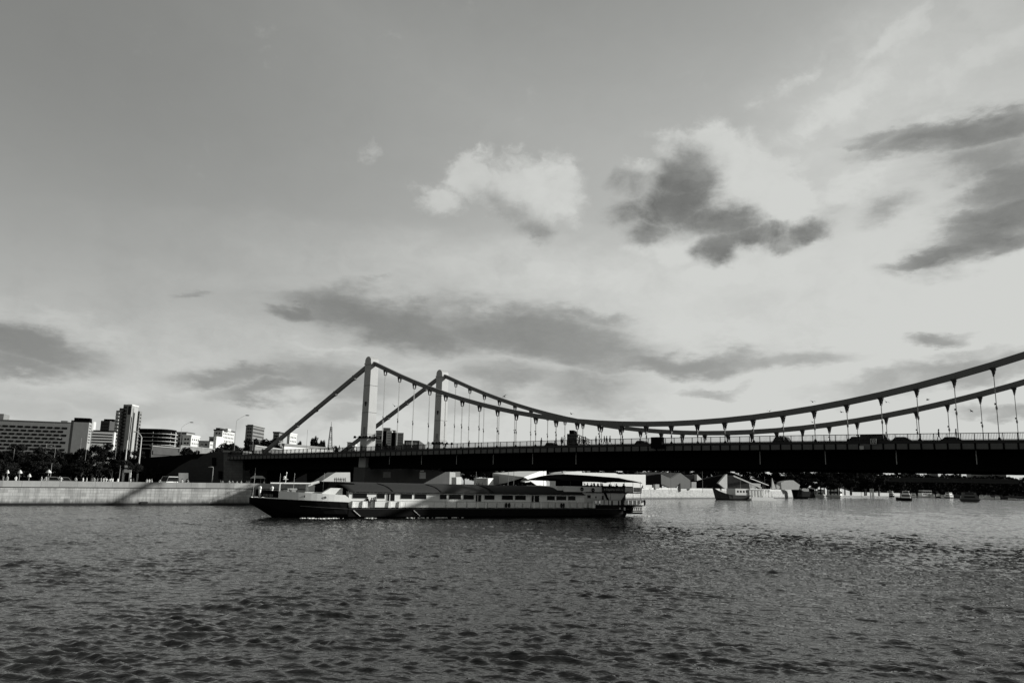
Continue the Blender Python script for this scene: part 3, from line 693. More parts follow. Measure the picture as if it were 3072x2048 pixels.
# deckhouse wall with doors and windows
WY = .30
MB().box(5.6, 57.2, WY, BM_ - WY, 1.75, 4.46).build('deckhouse', M_SHIPW, ship)
MB().box(5.8, 57.2, WY - .06, WY, 4.28, 4.44).build('eave_strip', M_SHIPG, ship)
wins = [(6.29, 8.87), (10.76, 12.21), (15.35, 17.55), (18.1, 20.4), (23.21, 24.6), (25.14, 27.67), (28.24, 30.48), (32.86, 35.08), (36.8, 39.38), (39.86, 42.4), (47.65, 49.56), (50.01, 52.5), (53.02, 54.9)]
for i, (a, b_) in enumerate(wins):
    fr = MB()
    for q in (MB().box(a - .07, b_ + .07, WY - .05, WY, 3.24, 3.31), ): pass
    f = MB().box(a - .07, b_ + .07, WY - .045, WY + .0, 3.25, 4.20).build('window', M_SHIPG, ship)
    MB().box(a, b_, WY - .07, WY - .047, 3.32, 4.13).build('pane', M_GLASS, f)
for a, b_ in ((12.73, 14.11), (30.92, 32.08), (43.83, 45.66)):
    f = MB().box(a - .12, b_ + .12, WY - .06, WY, 2.9, 4.26).build('door', M_SHIPG, ship)
    MB().box(a, lerp(a, b_, .28), WY - .08, WY - .062, 2.95, 4.15).build('door_pane', M_GLASS, f)
    MB().box(lerp(a, b_, .42), b_, WY - .08, WY - .062, 2.95, 4.15).build('door_pane', M_GLASS, f)
# bulwark of the main deck: solid forward, split panels aft
xs = [6.1, 9.3] + [9.3]
MB().box(6.05, 9.0, -.02, .04, 1.80, 2.86).build('bulwark_panel', M_SHIPW, ship)
edge = [10.3, 13.2, 16.2, 19.1, 21.9, 24.3, 26.6, 28.8, 31.0, 33.3, 35.5, 37.4, 39.6, 41.5, 43.5, 45.7, 47.6, 49.4, 51.4, 53.2, 55.0, 56.6, 58.0, 59.3]
for i in range(len(edge) - 1):
    gap = .03 if edge[i] < 24 else (.16 if edge[i] < 45 else .28)
    MB().box(edge[i] + gap, edge[i + 1] - gap, -.02, .04, 1.84, 2.80).build('bulwark_panel', M_SHIPW if edge[i] < 30 else M_SHIPG, ship)  # aft panels greyer: shade on that half of the side put into their colour
MB().box(6.05, 59.4, -.06, .06, 2.85, 2.90).build('cap_rail', M_TRIM, ship)
MB().box(59.2, 60.0, -.03, .05, 1.8, 2.9).build('bulwark_panel', M_SHIPW, ship)
MB().prism([(59.2, 2.88), (60.1, 2.5), (60.1, 3.5)], -.03, .05).build('bulwark_step', M_SHIPG, ship)
for t_ in (6.15, 8.0, 12.9, 13.15, 14.9, 15.1, 31.0, 32.9, 44.1, 45.8):
    MB().frust(t_ - .17, t_ + .17, -.30, -.03, 1.78, 2.86, .10, .03).build('fender_post', M_SHIPW, ship)
for t_ in (37.6, 38.3, 51.0, 51.6):
    MB().ball((t_, -.12, 2.3), .30, .16, .48, 8, 6).build('tyre_fender', M_RUB, ship, True)
for t_ in (6.4, 17.8): 
    m = MB().beam((t_, -.10, 1.35), (t_ + 1.3, -.12, .35), .08, .10); m.build('draught_stripe', M_SHIPG, ship)
# awning roofs
def awning(t0, t1, e0, e1, name, m_):
    prof = [(-.25, 4.44, 1), (.25, 4.95, .85), (.9, 5.4, .65), (1.9, 5.75, .4), (3.4, 5.96, .15), (6, 6.02, 0), (8.6, 5.96, .15), (10.1, 5.75, .4), (11.1, 5.4, .65), (11.75, 4.95, .85), (12.25, 4.44, 1)]
    st = np.linspace(0, 1, 26); m = MB(); vs = []
    for layer in (0, -.08):
        for q in st:
            for y, z, k in prof:
                ta = t0 + e0 * k; tb = t1 + e1 * k; t = lerp(ta, tb, q)
                sag = .035 * math.sin(q * 25 * math.pi) ** 2 * (1 - abs(k - .5))
                vs.append((t, y, z - sag + layer))
    n = len(prof); M_ = len(st); off = n * M_; fs = []
    for i in range(M_ - 1):
        for j in range(n - 1):
            fs.append((i * n + j, i * n + j + 1, (i + 1) * n + j + 1, (i + 1) * n + j)); fs.append((off + i * n + j, off + (i + 1) * n + j, off + (i + 1) * n + j + 1, off + i * n + j + 1))
    for i in range(M_ - 1):
        for j in (0, n - 1): fs.append((i * n + j, (i + 1) * n + j, off + (i + 1) * n + j, off + i * n + j))
    for j in range(n - 1):
        for i in (0, M_ - 1): fs.append((i * n + j, i * n + j + 1, off + i * n + j + 1, off + i * n + j))
    return m.add(vs, fs).build(name, m_, ship, True)
aw1 = awning(2.8, 32.6, 2.6, 1.4, 'awning', M_AWN); aw2 = awning(32.4, 52.0, 1.4, 5.2, 'awning', mat('shaded_awning', .012, .8, .3, 2))  # aft awning is darker: the bridge shadow on it is put into its colour
for t_ in (11.5, 21.2, 32.6):
    m = MB(); p = [(t_, 2.2, 5.88), (t_ + .7, 1.4, 5.66), (t_ + 1.4, .6, 5.28), (t_ + 2.0, -.2, 4.60)]
    for i in range(3): m.tube(p[i], p[i + 1], .06, n=6)
    m.build('awning_rope', M_HULL, ship, fix=False)
# aft superstructure
m = MB().prism([(57.2, 1.8), (57.2, 4.1), (50.5, 4.5), (50.5, 6.1), (58.0, 6.05), (60, 5.0), (69.2, 4.95), (67.8, 3.3), (60.2, 3.3), (60.2, 2.42), (60.0, 1.8)], .7, BM_ - .7)
m.build('aft_deckhouse', M_SHIPG, ship)
MB().prism([(52, 5.0), (52, 6.15), (62.1, 6.1), (62.1, 5.0)], .35, .69).build('upper_bulwark', M_SHIPG, ship)
for t_, z0, z1, w_ in ((58.45, 3.77, 4.4, .87), (60.6, 3.8, 4.15, .3), (62.4, 3.3, 4.35, .5), (56.1, 3.15, 3.4, .3)):
    MB().box(t_, t_ + w_, .64, .69, z0, z1).build('window', M_GLASS, ship)
MB().prism([(63.9, 3.3), (64.4, 3.3), (63.4, 4.9), (62.9, 4.9)], .5, .69).build('stair', M_HULL, ship)
MB().box(64.6, 69.2, .72, 3, 2.42, 4.93).build('dark_saloon', mat('saloon_dark', .03), ship)
MB().box(52, 73.2, .5, BM_ - .5, 4.88, 4.99).build('upper_deck', M_HULL, ship)
MB().box(57.8, 73.25, .2, .5, 4.86, 5.06).build('deck_edge', M_HULL, ship)
bn = MB().box(62.2, 68.4, .10, .18, 5.12, 6.12).build('banner', mat('banner_black', .015), ship)
def text(body_, size, name, parent, m_, loc, ext=.01):
    c = bpy.data.curves.new(name, 'FONT'); c.body = body_; c.size = size; c.extrude = ext
    o = bpy.data.objects.new('t', c); col.objects.link(o); dg = bpy.context.evaluated_depsgraph_get(); me = bpy.data.meshes.new_from_object(o.evaluated_get(dg))
    bpy.data.objects.remove(o); me.materials.clear(); me.materials.append(m_); q = put(name, me, parent, loc); q.rotation_euler = (math.pi / 2, 0, 0); return q
text('e Expertu tekh.ru', .76, 'banner_lettering', bn, mat('letter_paint', .45), (62.5, .085, 5.42))
for a, b_ in ((68.5, 70.9), (71.0, 73.1)): MB().box(a, b_, .12, .17, 5.15, 6.15).build('rail_panel', M_SHIPG, ship)
for t_ in (62.2, 64.5, 68.45, 70.95, 73.15): MB().tube((t_, .3, 3.4), (t_, .3, 7.45), .04, n=6).build('canopy_post', M_TRIM, ship)
for t_ in (54, 57.6, 62.2): MB().tube((t_, .8, 6.1), (t_, .8, 7.3), .05, n=6).build('canopy_post', M_TRIM, ship)
for t_, z in ((56.64, 5.58), (59.62, 5.46)): disc(t_, z, .40, .18, 'lifebuoy', M_HULL, .17, .12)
# canopy
prof = [(51.2, 7.7), (52.4, 8.15), (54.2, 8.5), (57, 8.62), (63, 8.52), (68.9, 8.3), (71.5, 7.85), (73.4, 7.38)]
m = MB(); vs = []; ys = [(.0, 0), (.6, .5), (2.5, .85), (MY, 1), (9.5, .85), (11.4, .5), (12, 0)]
for layer in (0, -.1):
    for t_, z in prof:
        for y, k in ys: vs.append((t_, y, lerp(7.28 if 51 < t_ < 72 else z - .25, z, k) + layer))
n = 7; M_ = len(prof); off = n * M_; fs = []
for i in range(M_ - 1):
    for j in range(n - 1): fs += [(i * n + j, i * n + j + 1, (i + 1) * n + j + 1, (i + 1) * n + j), (off + i * n + j, off + (i + 1) * n + j, off + (i + 1) * n + j + 1, off + i * n + j + 1)]
    for j in (0, n - 1): fs.append((i * n + j, (i + 1) * n + j, off + (i + 1) * n + j, off + i * n + j))
for j in range(n - 1):
    for i in (0, M_ - 1): fs.append((i * n + j, i * n + j + 1, off + i * n + j + 1, off + i * n + j))
m.add(vs, fs).build('canopy', mat('black_canopy', .010, .9, .3, 2, spec=.05), ship, True)
MB().box(54.6, 57.6, 1.2, 6.5, 6.0, 7.35).build('upper_bar', M_BLACK, ship)
# low after deck
ed = [60.3, 61.1, 62.1, 63.1, 64.0, 64.9, 66.6]
ap = [(60.3, 61.15), (61.4, 62.3), (62.55, 63.55), (63.8, 64.4), (64.9, 66.3), (66.75, 67.1), (68.2, 69.2), (69.5, 70.4), (70.75, 71.6), (71.95, 72.75), (73.0, 73.8)]
for a, b_ in ap: MB().box(a, b_, -.02, .04, 2.46, 3.42).build('aft_rail_panel', M_SHIPG if a < 68 else M_SHIPW, ship)
MB().box(60.1, 74, -.05, .06, 3.46, 3.52).build('aft_cap_rail', M_TRIM, ship)
MB().box(69.5, 74.2, .0, BM_ - 0, 2.25, 2.42).build('stern_platform', M_HULL, ship)
MB().ball((74.2, .1, 2.95), .28, .2, .65, 8, 6).build('tyre_fender', M_RUB, ship, True)
m = MB().box(70.2, 73.6, .2, BM_ - .2, .55, 2.24); m.build('stern_recess', M_HULL, ship)
MB().box(70.6, 74.3, -.05, .1, 2.0, 2.1).build('stern_guard', M_SHIPG, ship); MB().box(70.6, 73.9, -.02, .08, .95, 1.05).build('stern_guard', M_SHIPG, ship)
for i, t_ in enumerate((70.7, 71.25, 71.85, 72.45, 73.1, 73.6)):
    m = MB().beam((t_, .02, 1.25), (t_ + .22, .02, 1.9), .1, .1).beam((t_ + .25, .02, 1.9), (t_ + .3, .02, 1.2), .08, .08); m.build('stern_letter', M_SHIPW, ship)
MB().box(67.9, 68.35, -.1, -.06, 1.35, 1.95).build('hull_mark', M_SHIPG, ship); MB().box(66.7, 66.95, -.1, -.06, 1.55, 1.9).build('hull_mark', M_SHIPG, ship)
# passengers
ORD = 'first second third fourth fifth sixth seventh eighth ninth tenth eleventh twelfth thirteenth fourteenth fifteenth sixteenth seventeenth eighteenth nineteenth twentieth twenty-first twenty-second twenty-third twenty-fourth twenty-fifth twenty-sixth twenty-seventh twenty-eighth twenty-ninth thirtieth'.split()
MB().box(58.2, 72.6, 2.0, 2.15, 4.99, 6.35).build('inner_rail', M_HULL, ship); MB().box(59, 71.5, 7, 9, 4.99, 6.1).build('bar_counter', M_HULL, ship)
rr = random.Random(3)
for i, t_ in enumerate((8.7, 9.3, 10.15)):
    person(SW(t_ + .3, .9 if False else .18, 1.78), SRZ, ('stand', 'lean', 'stand')[i], 'dml'[i] if i < 2 else 'm', ['dark clad person standing at the white rail of the ship near its first window', 'person in grey leaning on the rail between two others amidships', 'person in grey standing right of the pair at the white rail'][i])
spots = [58.3, 58.8, 59.2, 59.9, 60.2, 60.6, 61.0, 61.4, 61.8, 62.4, 62.9, 63.3, 63.8, 64.2, 64.7, 65.1, 65.6, 66.2, 66.7, 67.2, 67.7, 68.1, 68.8, 69.3, 69.8, 70.3, 70.8, 71.3]
for i, t_ in enumerate(spots):
    person(SW(t_, 1.2 + rr.random() * 5, 4.99), SRZ + rr.uniform(-3, 3), rr.choice(['stand', 'walk', 'lean', 'raise', 'stand']) if i % 3 else 'sit', 'd', 'dark passenger silhouette, ' + ORD[i] + ' from the left under the black stern canopy', 'passengers under the stern canopy', rr.uniform(.95, 1.08))
person(SW(73.9, .8, 4.99), SRZ + 1, 'lean', 'd', 'dark figure leaning out past the last canopy post at the stern')
person(SW(68.7, 1.0, 2.42), SRZ, 'sit', 'l', 'pale dressed person sitting on the low stern deck')
# foam at the waterline
def foam(lst, label, z=.06):
    m = MB(); q = random.Random(9)
    for (cx, cy, rx, ry, n_) in lst:
        for i in range(n_):
            a = q.uniform(0, 6.28); d = q.random() ** .5; x, y = cx + rx * d * math.cos(a), cy + ry * d * math.sin(a); s = q.uniform(.05, .22)
            m.ball((x, y, z - .02), s * 1.6, s, s * .45, 6, 4)
    o = m.build('foam', M_FOAM, None, True, fix=False); o.location = SO; o.rotation_euler = (0, 0, SRZ); tag(o, label, 'foam', kind='stuff'); return o
foam([(1.5, -.35, 3.0, .25, 70), (-1.5, .6, 1.2, .3, 20), (9.5, -.3, 1.2, .2, 16), (22, -.3, 6, .2, 30)], 'white foam along the black hull of the ship')
foam([(74.5, 1.5, 1.8, 1.6, 130), (77.5, 3, 3.5, 1.4, 60)], 'white foam churned up behind the stern')

# ------------------------------------------------------------------ buildings on the left bank
def building(name, label, x0, xm, x1, ytop, Y, rz, m, parent=None, depth=12, part='wall', z0=3.5, roof=None):
    rz = rad(rz); C = at(xm, ytop, Y); u = Vector((math.cos(rz), math.sin(rz))); v = Vector((-math.sin(rz), math.cos(rz)))
    a = ray(x0, ytop); k0 = a.x / a.y; Lf = (C.x - k0 * C.y) / (u.x - k0 * u.y)
    if x1 > xm:
        a = ray(x1, ytop); k1 = a.x / a.y; Ls = (k1 * C.y - C.x) / (v.x - k1 * v.y)
    else: Ls = depth
    Ls = abs(Ls)
    if parent is None: t = empty(name, (C.x, C.y, 0), rz, label, 'building'); loc = (0, 0, 0)
    else:
        t = parent; M = t.matrix_basis.inverted() @ Vector((C.x, C.y, 0)); loc = M
    o = MB().box(-Lf, 0, 0, Ls, z0, C.z).build(part, m, t)
    o.location = loc
    if parent is not None: o.rotation_euler = (0, 0, rz - parent.rotation_euler.z)
    if roof: 
        r = MB().box(-Lf - .3, .3, -.3, Ls + .3, C.z, C.z + roof[0]).build('roof', roof[1], o)
    return t, o, Lf, Ls, C.z
_wm = {}
def wins(o, Lf, Ls, zt, face, rows, cols, dz, top, w, h, m=None, m0=1., stagger=0, maxn=95):
    """a grid of windows on the front ('f') or right-hand ('r') wall, each its own object"""
    m = m or M_GLASS; key = (round(w, 2), round(h, 2), m.name, face)
    if key not in _wm:
        _wm[key] = (MB().box(-w / 2, w / 2, -.12, 0, -h / 2, h / 2) if face == 'f' else MB().box(0, .12, -w / 2, w / 2, -h / 2, h / 2)).mesh('window', m)
    L = Lf if face == 'f' else Ls; st = (L - 2 * m0) / cols; n = 0
    for r in range(rows):
        z = zt - top - r * dz
        for c in range(cols):
            if n >= maxn: return
            q = m0 + (c + .5) * st + (stagger * st * (r % 2)); 
            if q > L - w / 2 - .1: continue
            put('window', _wm[key], o, (-L + q, -.01, z) if face == 'f' else (.01, q, z)); n += 1
def ribbons(o, Lf, Ls, zt, face, rows, dz, top, h, m=None, margin=.6):
    m = m or M_GLASS
    for r in range(rows):
        z = zt - top - r * dz
        if face == 'f': MB().box(-Lf + margin, -margin, -.13, -.01, z - h, z).build('window_band', m, o)
        else: MB().box(.01, .13, margin, Ls - margin, z - h, z).build('window_band', m, o)
t, o, Lf, Ls, zt = building('office_block', 'huge pale office block with staggered rows of dark windows at far left', -70, 213, 0, 1268, 650, 17, M_MID, roof=(.5, M_GREY))
wins(o, Lf, Ls, zt, 'f', 8, 12, 2.95, 4.6, 3.9, 1.7, stagger=.5, m0=1.5)
building('x', '', -20, 12, 30, 1241, 648, 17, M_GREY, parent=t, part='roof_house', depth=10, z0=zt)
building('x', '', 183, 203, 0, 1262, 655, 17, M_GREY, parent=t, part='roof_house', depth=6, z0=zt)
t, o, Lf, Ls, zt = building('blank_wall_block', 'grey block with one blank windowless wall under a dark top storey', 221, 268, 276, 1267, 560, 17, M_MID)
wins(o, Lf, Ls, zt, 'r', 7, 3, 2.0, 2.0, 1.2, .9)
building('x', '', 223, 270, 277, 1254, 563, 17, M_BLACK, parent=t, part='top_storey', z0=zt)
building('x', '', 214, 224, 0, 1260, 575, 17, M_DCONC, parent=t, part='wing', depth=14)
t, o, Lf, Ls, zt = building('white_annex', 'low bright white building with thin window rows left of the residential tower', 274, 344, 0, 1295, 610, 21, M_WHITE, roof=(.8, M_BLACK))
wins(o, Lf, Ls, zt, 'f', 4, 9, 2.1, 2.3, 1.5, .9)
rt = MB().slab([(-16 + 2.2 * math.cos(i * math.pi / 6), 3 + 4 * math.sin(i * math.pi / 6)) for i in range(12)], zt, zt + 7); rt.build('round_stair_tower', M_OFFW, t)
t, o, Lf, Ls, zt = building('dark_block', 'dark flat-roofed block just left of the residential tower', 303, 330, 346, 1262, 740, 5, M_DCONC)
building('x', '', 312, 340, 346, 1257, 745, 5, M_BLACK, parent=t, part='roof_house', z0=zt)
wins(o, Lf, Ls, zt, 'f', 4, 3, 3.0, 3, 1.6, 1.4)
# residential tower
tw, o, Lf, Ls, zt = building('residential_tower', 'tall stepped residential tower with balcony stacks, tallest on the left bank', 384, 396, 416, 1216, 700, 3, M_MID, roof=(1.0, M_WHITE))
for q in (2.2, 4.6): MB().box(.01, .5, q, q + .5, 10, zt).build('pilaster', M_WHITE, o)
MB().box(.01, .3, 1.0, 2.0, 10, zt - 10).build('window_strip', M_GLASS, o); MB().box(.01, .3, 3.1, 4.2, 10, zt - 2).build('window_strip', M_GLASS, o)
MB().box(-Lf + .5, -.5, -.2, -.01, zt - 8, zt - .6).build('window_strip', M_GLASS, o)
for i, (a, b_, c, yt, dY, mm) in enumerate([(371, 384, 0, 1213, 6, M_GREY), (359, 371, 0, 1224, 4, M_DCONC), (349, 360, 0, 1231, 0, M_GREY), (414, 420, 427, 1233, 6, M_GREY)]):
    _, w_, lf, ls, z_ = building('x', '', a, b_, c, yt, 698 + dY, 3, mm, parent=tw, part='wing', depth=9)
    if i in (2, 1): 
        for r in range(14): MB().box(-lf + .2, -.2, -.9, 0, z_ - 3 - r * 3, z_ - 1.9 - r * 3).build('balcony', M_OFFW if i == 2 else M_GREY, w_)
    else:
        for r in range(12): MB().box(-lf + .6, -.6, -.15, 0, z_ - 3.4 - r * 3, z_ - 2 - r * 3).build('window', M_GLASS, w_)
        if i == 3: wins(w_, lf, ls, z_, 'r', 12, 2, 3, 3, 1.1, 1.2)
# round dark building with balcony rings
Cc = at(448, 1340, 420); zt = at(448, 1287, 420).z
t = empty('round_balcony_building', (Cc.x, Cc.y + 8, 0), 0, 'dark rounded building with pale balcony rings in front of the tower', 'building')
def ell(rx, ry, n=24, sq=.7): return [(rx * abs(math.cos(a)) ** sq * (1 if math.cos(a) > 0 else -1), ry * abs(math.sin(a)) ** sq * (1 if math.sin(a) > 0 else -1)) for a in [2 * math.pi * i / n for i in range(n)]]
MB().slab(ell(8.6, 8), 3.5, zt - .3).build('wall', M_BLACK, t)
MB().slab(ell(9.0, 8.4), zt - .3, zt + .3).build('roof', M_BLACK, t)
for r in range(5):
    z = zt - 2.3 - r * 2.0; MB().slab([(x + .5, y) for x, y in ell(9.3, 8.8)], z, z + .25).build('balcony_ring', M_OFFW, t)
    for q in range(5):
        a = -math.pi / 2 + .15 + q * .28; MB().box(8.7 * math.cos(a), 8.7 * math.cos(a) + .25, 8.2 * math.sin(a) - .2, 8.2 * math.sin(a), z + .25, z + 1.1 + .3 * (q % 2)).build('balcony_post', M_OFFW, t)
# small white houses
for lab, a, b_, c, yt, Y, rz, mm, rf in [
    ('bright white low house right of the round balcony building', 492, 506, 524, 1311, 500, 0, M_WHITE, (.7, M_GREY)),
    ('narrow grey house with flat roof squeezed beside the bright white house', 478, 492, 0, 1309, 505, 0, M_GREY, (.4, M_OFFW)),
    ('white house with stepped terrace left of the tallest street lamp', 548, 574, 600, 1308, 520, 0, M_OFFW, (.8, M_WHITE)),
    ('white upper block with sloped dark roof above the stepped terrace house', 530, 560, 584, 1298, 560, 0, M_MID, (.6, M_ROOFD)),
    ('long low white house left of the twin apartment block', 596, 630, 640, 1324, 500, 5, M_OFFW, (.4, M_GREY)),
    ('bright white stepped apartment block with dark roof pavilions', 642, 668, 704, 1291, 560, -3, M_OFFW, (.8, M_ROOFD)),
    ('small grey wing at the foot of the stepped apartment block', 628, 645, 0, 1311, 545, -3, M_GREY, (.3, M_GREY)),
    ('grey apartment block with dark ribbon bands and open roof terrace', 738, 760, 794, 1278, 600, 0, M_GREY, (.6, M_DCONC)),
    ('grey classical house behind the left backstay of the bridge', 820, 838, 852, 1299, 540, 0, M_GREY, (1.0, M_ROOFD)),
    ('sunlit classical house with pilasters right of the left backstay', 862, 870, 891, 1301, 520, -4, M_OFFW, (.8, M_WHITE)),
    ('small white house far behind the left tower foot', 1042, 1052, 1072, 1327, 500, -4, M_OFFW, (.3, M_GREY))]:
    t, o, Lf, Ls, zt = building('house', lab, a, b_, c, yt, Y, rz, mm, roof=rf)
    if Ls > 3 and c: 
        n = max(2, int(Ls / 3)); nr = 2 if yt > 1300 else 5; wins(o, Lf, Ls, zt, 'r', nr, n, 2.6, 2, 1.1, 1.0)
    if Lf > 3: wins(o, Lf, Ls, zt, 'f', 2 if yt > 1300 else 5, max(2, int(Lf / 3)), 2.6, 2, 1.3, 1.1)
    if 'stepped apartment' in lab and 'small' not in lab:
        building('x', '', 648, 660, 676, 1283, 565, -3, M_ROOFD, parent=t, part='roof_house', depth=5, z0=zt); building('x', '', 676, 684, 694, 1285, 563, -3, M_OFFW, parent=t, part='roof_house', depth=5, z0=zt)
        _, w2, *_r = building('x', '', 642, 650, 672, 1308, 540, -3, M_WHITE, parent=t, part='white_wing', depth=6)
    if 'ribbon' in lab:
        ribbons(o, Lf, Ls, zt, 'r', 5, 2.7, 1.2, 1.2, M_DCONC); building('x', '', 742, 760, 790, 1273, 602, 0, M_MID, parent=t, part='roof_terrace', depth=5, z0=zt + .6)
# station roofs and riverside halls
for lab, a, b_, c, yt, Y, rz, mm, rf in [
    ('long low grey station building behind the stepped abutment', 452, 458, 536, 1338, 330, -12, M_DCONC, (.3, M_MID)),
    ('long low pale wall building behind trees left of the abutment', 536, 542, 650, 1337, 360, -5, M_GREY, (.3, M_MID)),
    ('long low grey hall seen over the left end of the bridge railing', 750, 765, 852, 1338, 320, -2, M_GREY, (.5, M_MID)),
    ('long white riverside hall with grey roof behind the bridge railing', 848, 853, 1003, 1337, 330, -22, M_WHITE, (1.0, M_GREY))]:
    t, o, Lf, Ls, zt = building('low_hall', lab, a, b_, c, yt, Y, rz, mm, roof=rf)
    if 'station' in lab: MB().box(.02, .5, 0, Ls, zt - 3.3, zt - 1.7).build('dark_band', M_DCONC, o)
# office towers between the bridge towers
t, o, Lf, Ls, zt = building('twin_office', 'pair of pale office towers with dark rounded fins between the bridge towers', 1128, 1148, 1150, 1293, 500, 3, M_MID, roof=(.4, M_GREY))
ribbons(o, Lf, Ls, zt, 'f', 6, 1.6, 1.4, .5, M_DCONC)
for a, b_, yt, mm, pn in [(1149, 1160, 1292, M_BLACK, 'dark_fin'), (1150, 1171, 1283, M_GREY, 'roof_house'), (1160, 1176, 1292, M_OFFW, 'wall'), (1175, 1187, 1297, M_BLACK, 'dark_fin'), (1176, 1187, 1290, M_GREY, 'roof_house'), (1187, 1211, 1298, M_MID, 'wall')]:
    _, w_, lf, ls, z_ = building('x', '', a, b_, 0, yt, 500 + (0 if pn != 'roof_house' else 6), 3, mm, parent=t, part=pn, depth=8)
    if pn == 'wall': ribbons(w_, lf, ls, z_, 'f', 6, 1.6, 1.2, .5, M_GREY)
t, o, Lf, Ls, zt = building('dark_office', 'low dark office with a row of tall windows right of the twin towers', 1213, 1258, 1277, 1321, 480, 2, M_DCONC)
wins(o, Lf, Ls, zt, 'f', 1, 8, 3, 1.8, .5, 1.6, M_WHITE); wins(o, Lf, Ls, zt, 'r', 1, 4, 3, 1.8, .6, 1.6, M_BLACK)
t, o, Lf, Ls, zt = building('office_tower', 'dark office tower with a lit side rising behind mid bridge', 1701, 1732, 1771, 1301, 620, -14, M_DCONC)
building('x', '', 1708, 1722, 1730, 1290, 624, -14, M_BLACK, parent=t, part='roof_house', z0=zt); ribbons(o, Lf, Ls, zt, 'f', 4, 2.2, 1.2, .8); wins(o, Lf, Ls, zt, 'r', 4, 7, 2.3, 1.6, 2.6, 1.2, M_OFFW)  # pale side panes: the lit look of the windows is put into their colour
# lattice broadcasting mast
Bm = at(990, 1338, 600); zt = at(990, 1264, 600).z
m = MB()
def leg(q, z, s): return (q[0] * s, q[1] * s, z)
lv = [(4, 4.2), (16, 2.7), (24, 1.7), (32, 1.0), (40, .6)]; lv = [(lerp(4, zt - 4, i / 7), lerp(4.4, .55, (i / 7) ** .6)) for i in range(8)]
for i in range(7):
    z0, s0 = lv[i]; z1, s1_ = lv[i + 1]
    for q in ((1, 1), (-1, 1), (-1, -1), (1, -1)): m.tube(leg(q, z0, s0), leg(q, z1, s1_), .17, n=4)
    for q, r_ in (((1, 1), (-1, 1)), ((-1, 1), (-1, -1)), ((-1, -1), (1, -1)), ((1, -1), (1, 1))):
        m.tube(leg(q, z0, s0), leg(r_, z1, s1_), .09, n=4); m.tube(leg(r_, z0, s0), leg(q, z1, s1_), .09, n=4); m.tube(leg(q, z1, s1_), leg(r_, z1, s1_), .09, n=4)
m.tube((0, 0, zt - 4.5), (0, 0, zt), .22, .1, n=5)
o = m.build('lattice_mast', M_STEELD, None, fix=False); o.location = (Bm.x, Bm.y, 0); tag(o, 'dark lattice broadcasting mast standing behind the left backstay', 'mast')
# ------------------------------------------------------------------ trees
def crown_mesh(seed, rx, rz_, leaf, nl, m, lumps=14):
    r = np.random.RandomState(seed); cs = []
    for i in range(lumps):
        a = r.uniform(0, 6.28); q = r.uniform(-.9, 1) ; rr = math.sqrt(max(0, 1 - q * q)) * r.uniform(.45, .8)
        cs.append((rr * math.cos(a) * rx, rr * math.sin(a) * rx, q * .72 * rz_, r.uniform(.28, .52) * rx))
    cs.append((0, 0, 0, rx * .6)); vs = []; fs = []
    for i in range(nl):
        c = cs[r.randint(len(cs))]; d = r.normal(size=3); d /= np.linalg.norm(d); k = c[3] * r.uniform(.55, 1.06)
        p = np.array([c[0] + d[0] * k, c[1] + d[1] * k, c[2] + d[2] * k * .85])
        t1 = r.normal(size=3); t1 /= np.linalg.norm(t1); t2 = np.cross(t1, d + r.normal(size=3) * .4); t2 /= np.linalg.norm(t2) + 1e-6
        s = leaf * r.uniform(.5, 1.3); b = len(vs); vs += [tuple(p - t1 * s), tuple(p + t2 * s * .6), tuple(p + t1 * s), tuple(p - t2 * s * .6)]; fs.append((b, b + 1, b + 2, b + 3))
    me = bpy.data.meshes.new('crown'); me.from_pydata(vs, [], fs); me.materials.append(m); return me
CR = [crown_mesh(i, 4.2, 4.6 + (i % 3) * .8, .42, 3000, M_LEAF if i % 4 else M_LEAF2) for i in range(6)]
def trunk_mesh(i):
    m = MB().tube((0, 0, -.5), (.1, 0, 3.5), .32, .22, 8); q = random.Random(i)
    for k in range(5):
        a = q.uniform(0, 6.28); m.tube((.1, 0, 2.6 + k * .25), (1.9 * math.cos(a), 1.9 * math.sin(a), 5.3 + k * .5), .15, .05, 5)
    return m.mesh('trunk', M_BARK)
TRK = [trunk_mesh(i) for i in range(3)]
tr = random.Random(11)
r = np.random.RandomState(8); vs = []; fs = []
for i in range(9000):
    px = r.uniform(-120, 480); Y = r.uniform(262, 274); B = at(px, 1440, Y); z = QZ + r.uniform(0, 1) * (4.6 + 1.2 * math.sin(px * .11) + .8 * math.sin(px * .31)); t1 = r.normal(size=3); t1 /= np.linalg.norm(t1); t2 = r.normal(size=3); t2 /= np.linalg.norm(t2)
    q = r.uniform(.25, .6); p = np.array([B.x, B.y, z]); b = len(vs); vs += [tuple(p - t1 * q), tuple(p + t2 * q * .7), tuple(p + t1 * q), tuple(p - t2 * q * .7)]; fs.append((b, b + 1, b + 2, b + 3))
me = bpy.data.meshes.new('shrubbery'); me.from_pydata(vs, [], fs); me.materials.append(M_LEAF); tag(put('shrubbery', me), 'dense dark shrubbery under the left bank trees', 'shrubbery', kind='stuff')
def tree(px, ytop, Y, w, label, group=None, base=None):
    """w = crown width in photograph pixels"""
    T_ = at(px, ytop, Y); z0 = base if base is not None else QZ; H = T_.z - z0; W_ = w * Y / F
    i = tr.randrange(6); root = empty('tree', (T_.x, T_.y, z0), tr.uniform(0, 6.28), label, 'tree', group)
    ch = min(H * .82, max(W_ * .95, H * .6)); c = put('crown', CR[i], root, (0, 0, H - ch / 2)); 
    c.scale = (W_ / 8.6, W_ / 8.6, ch / (9.4 + (i % 3) * 1.4))
    s = H / 10; k = put('trunk', TRK[i % 3], root, (0, 0, 0)); k.scale = (s, s, s * .9)
    return root
G1 = 'dark trees massed along the left bank road'
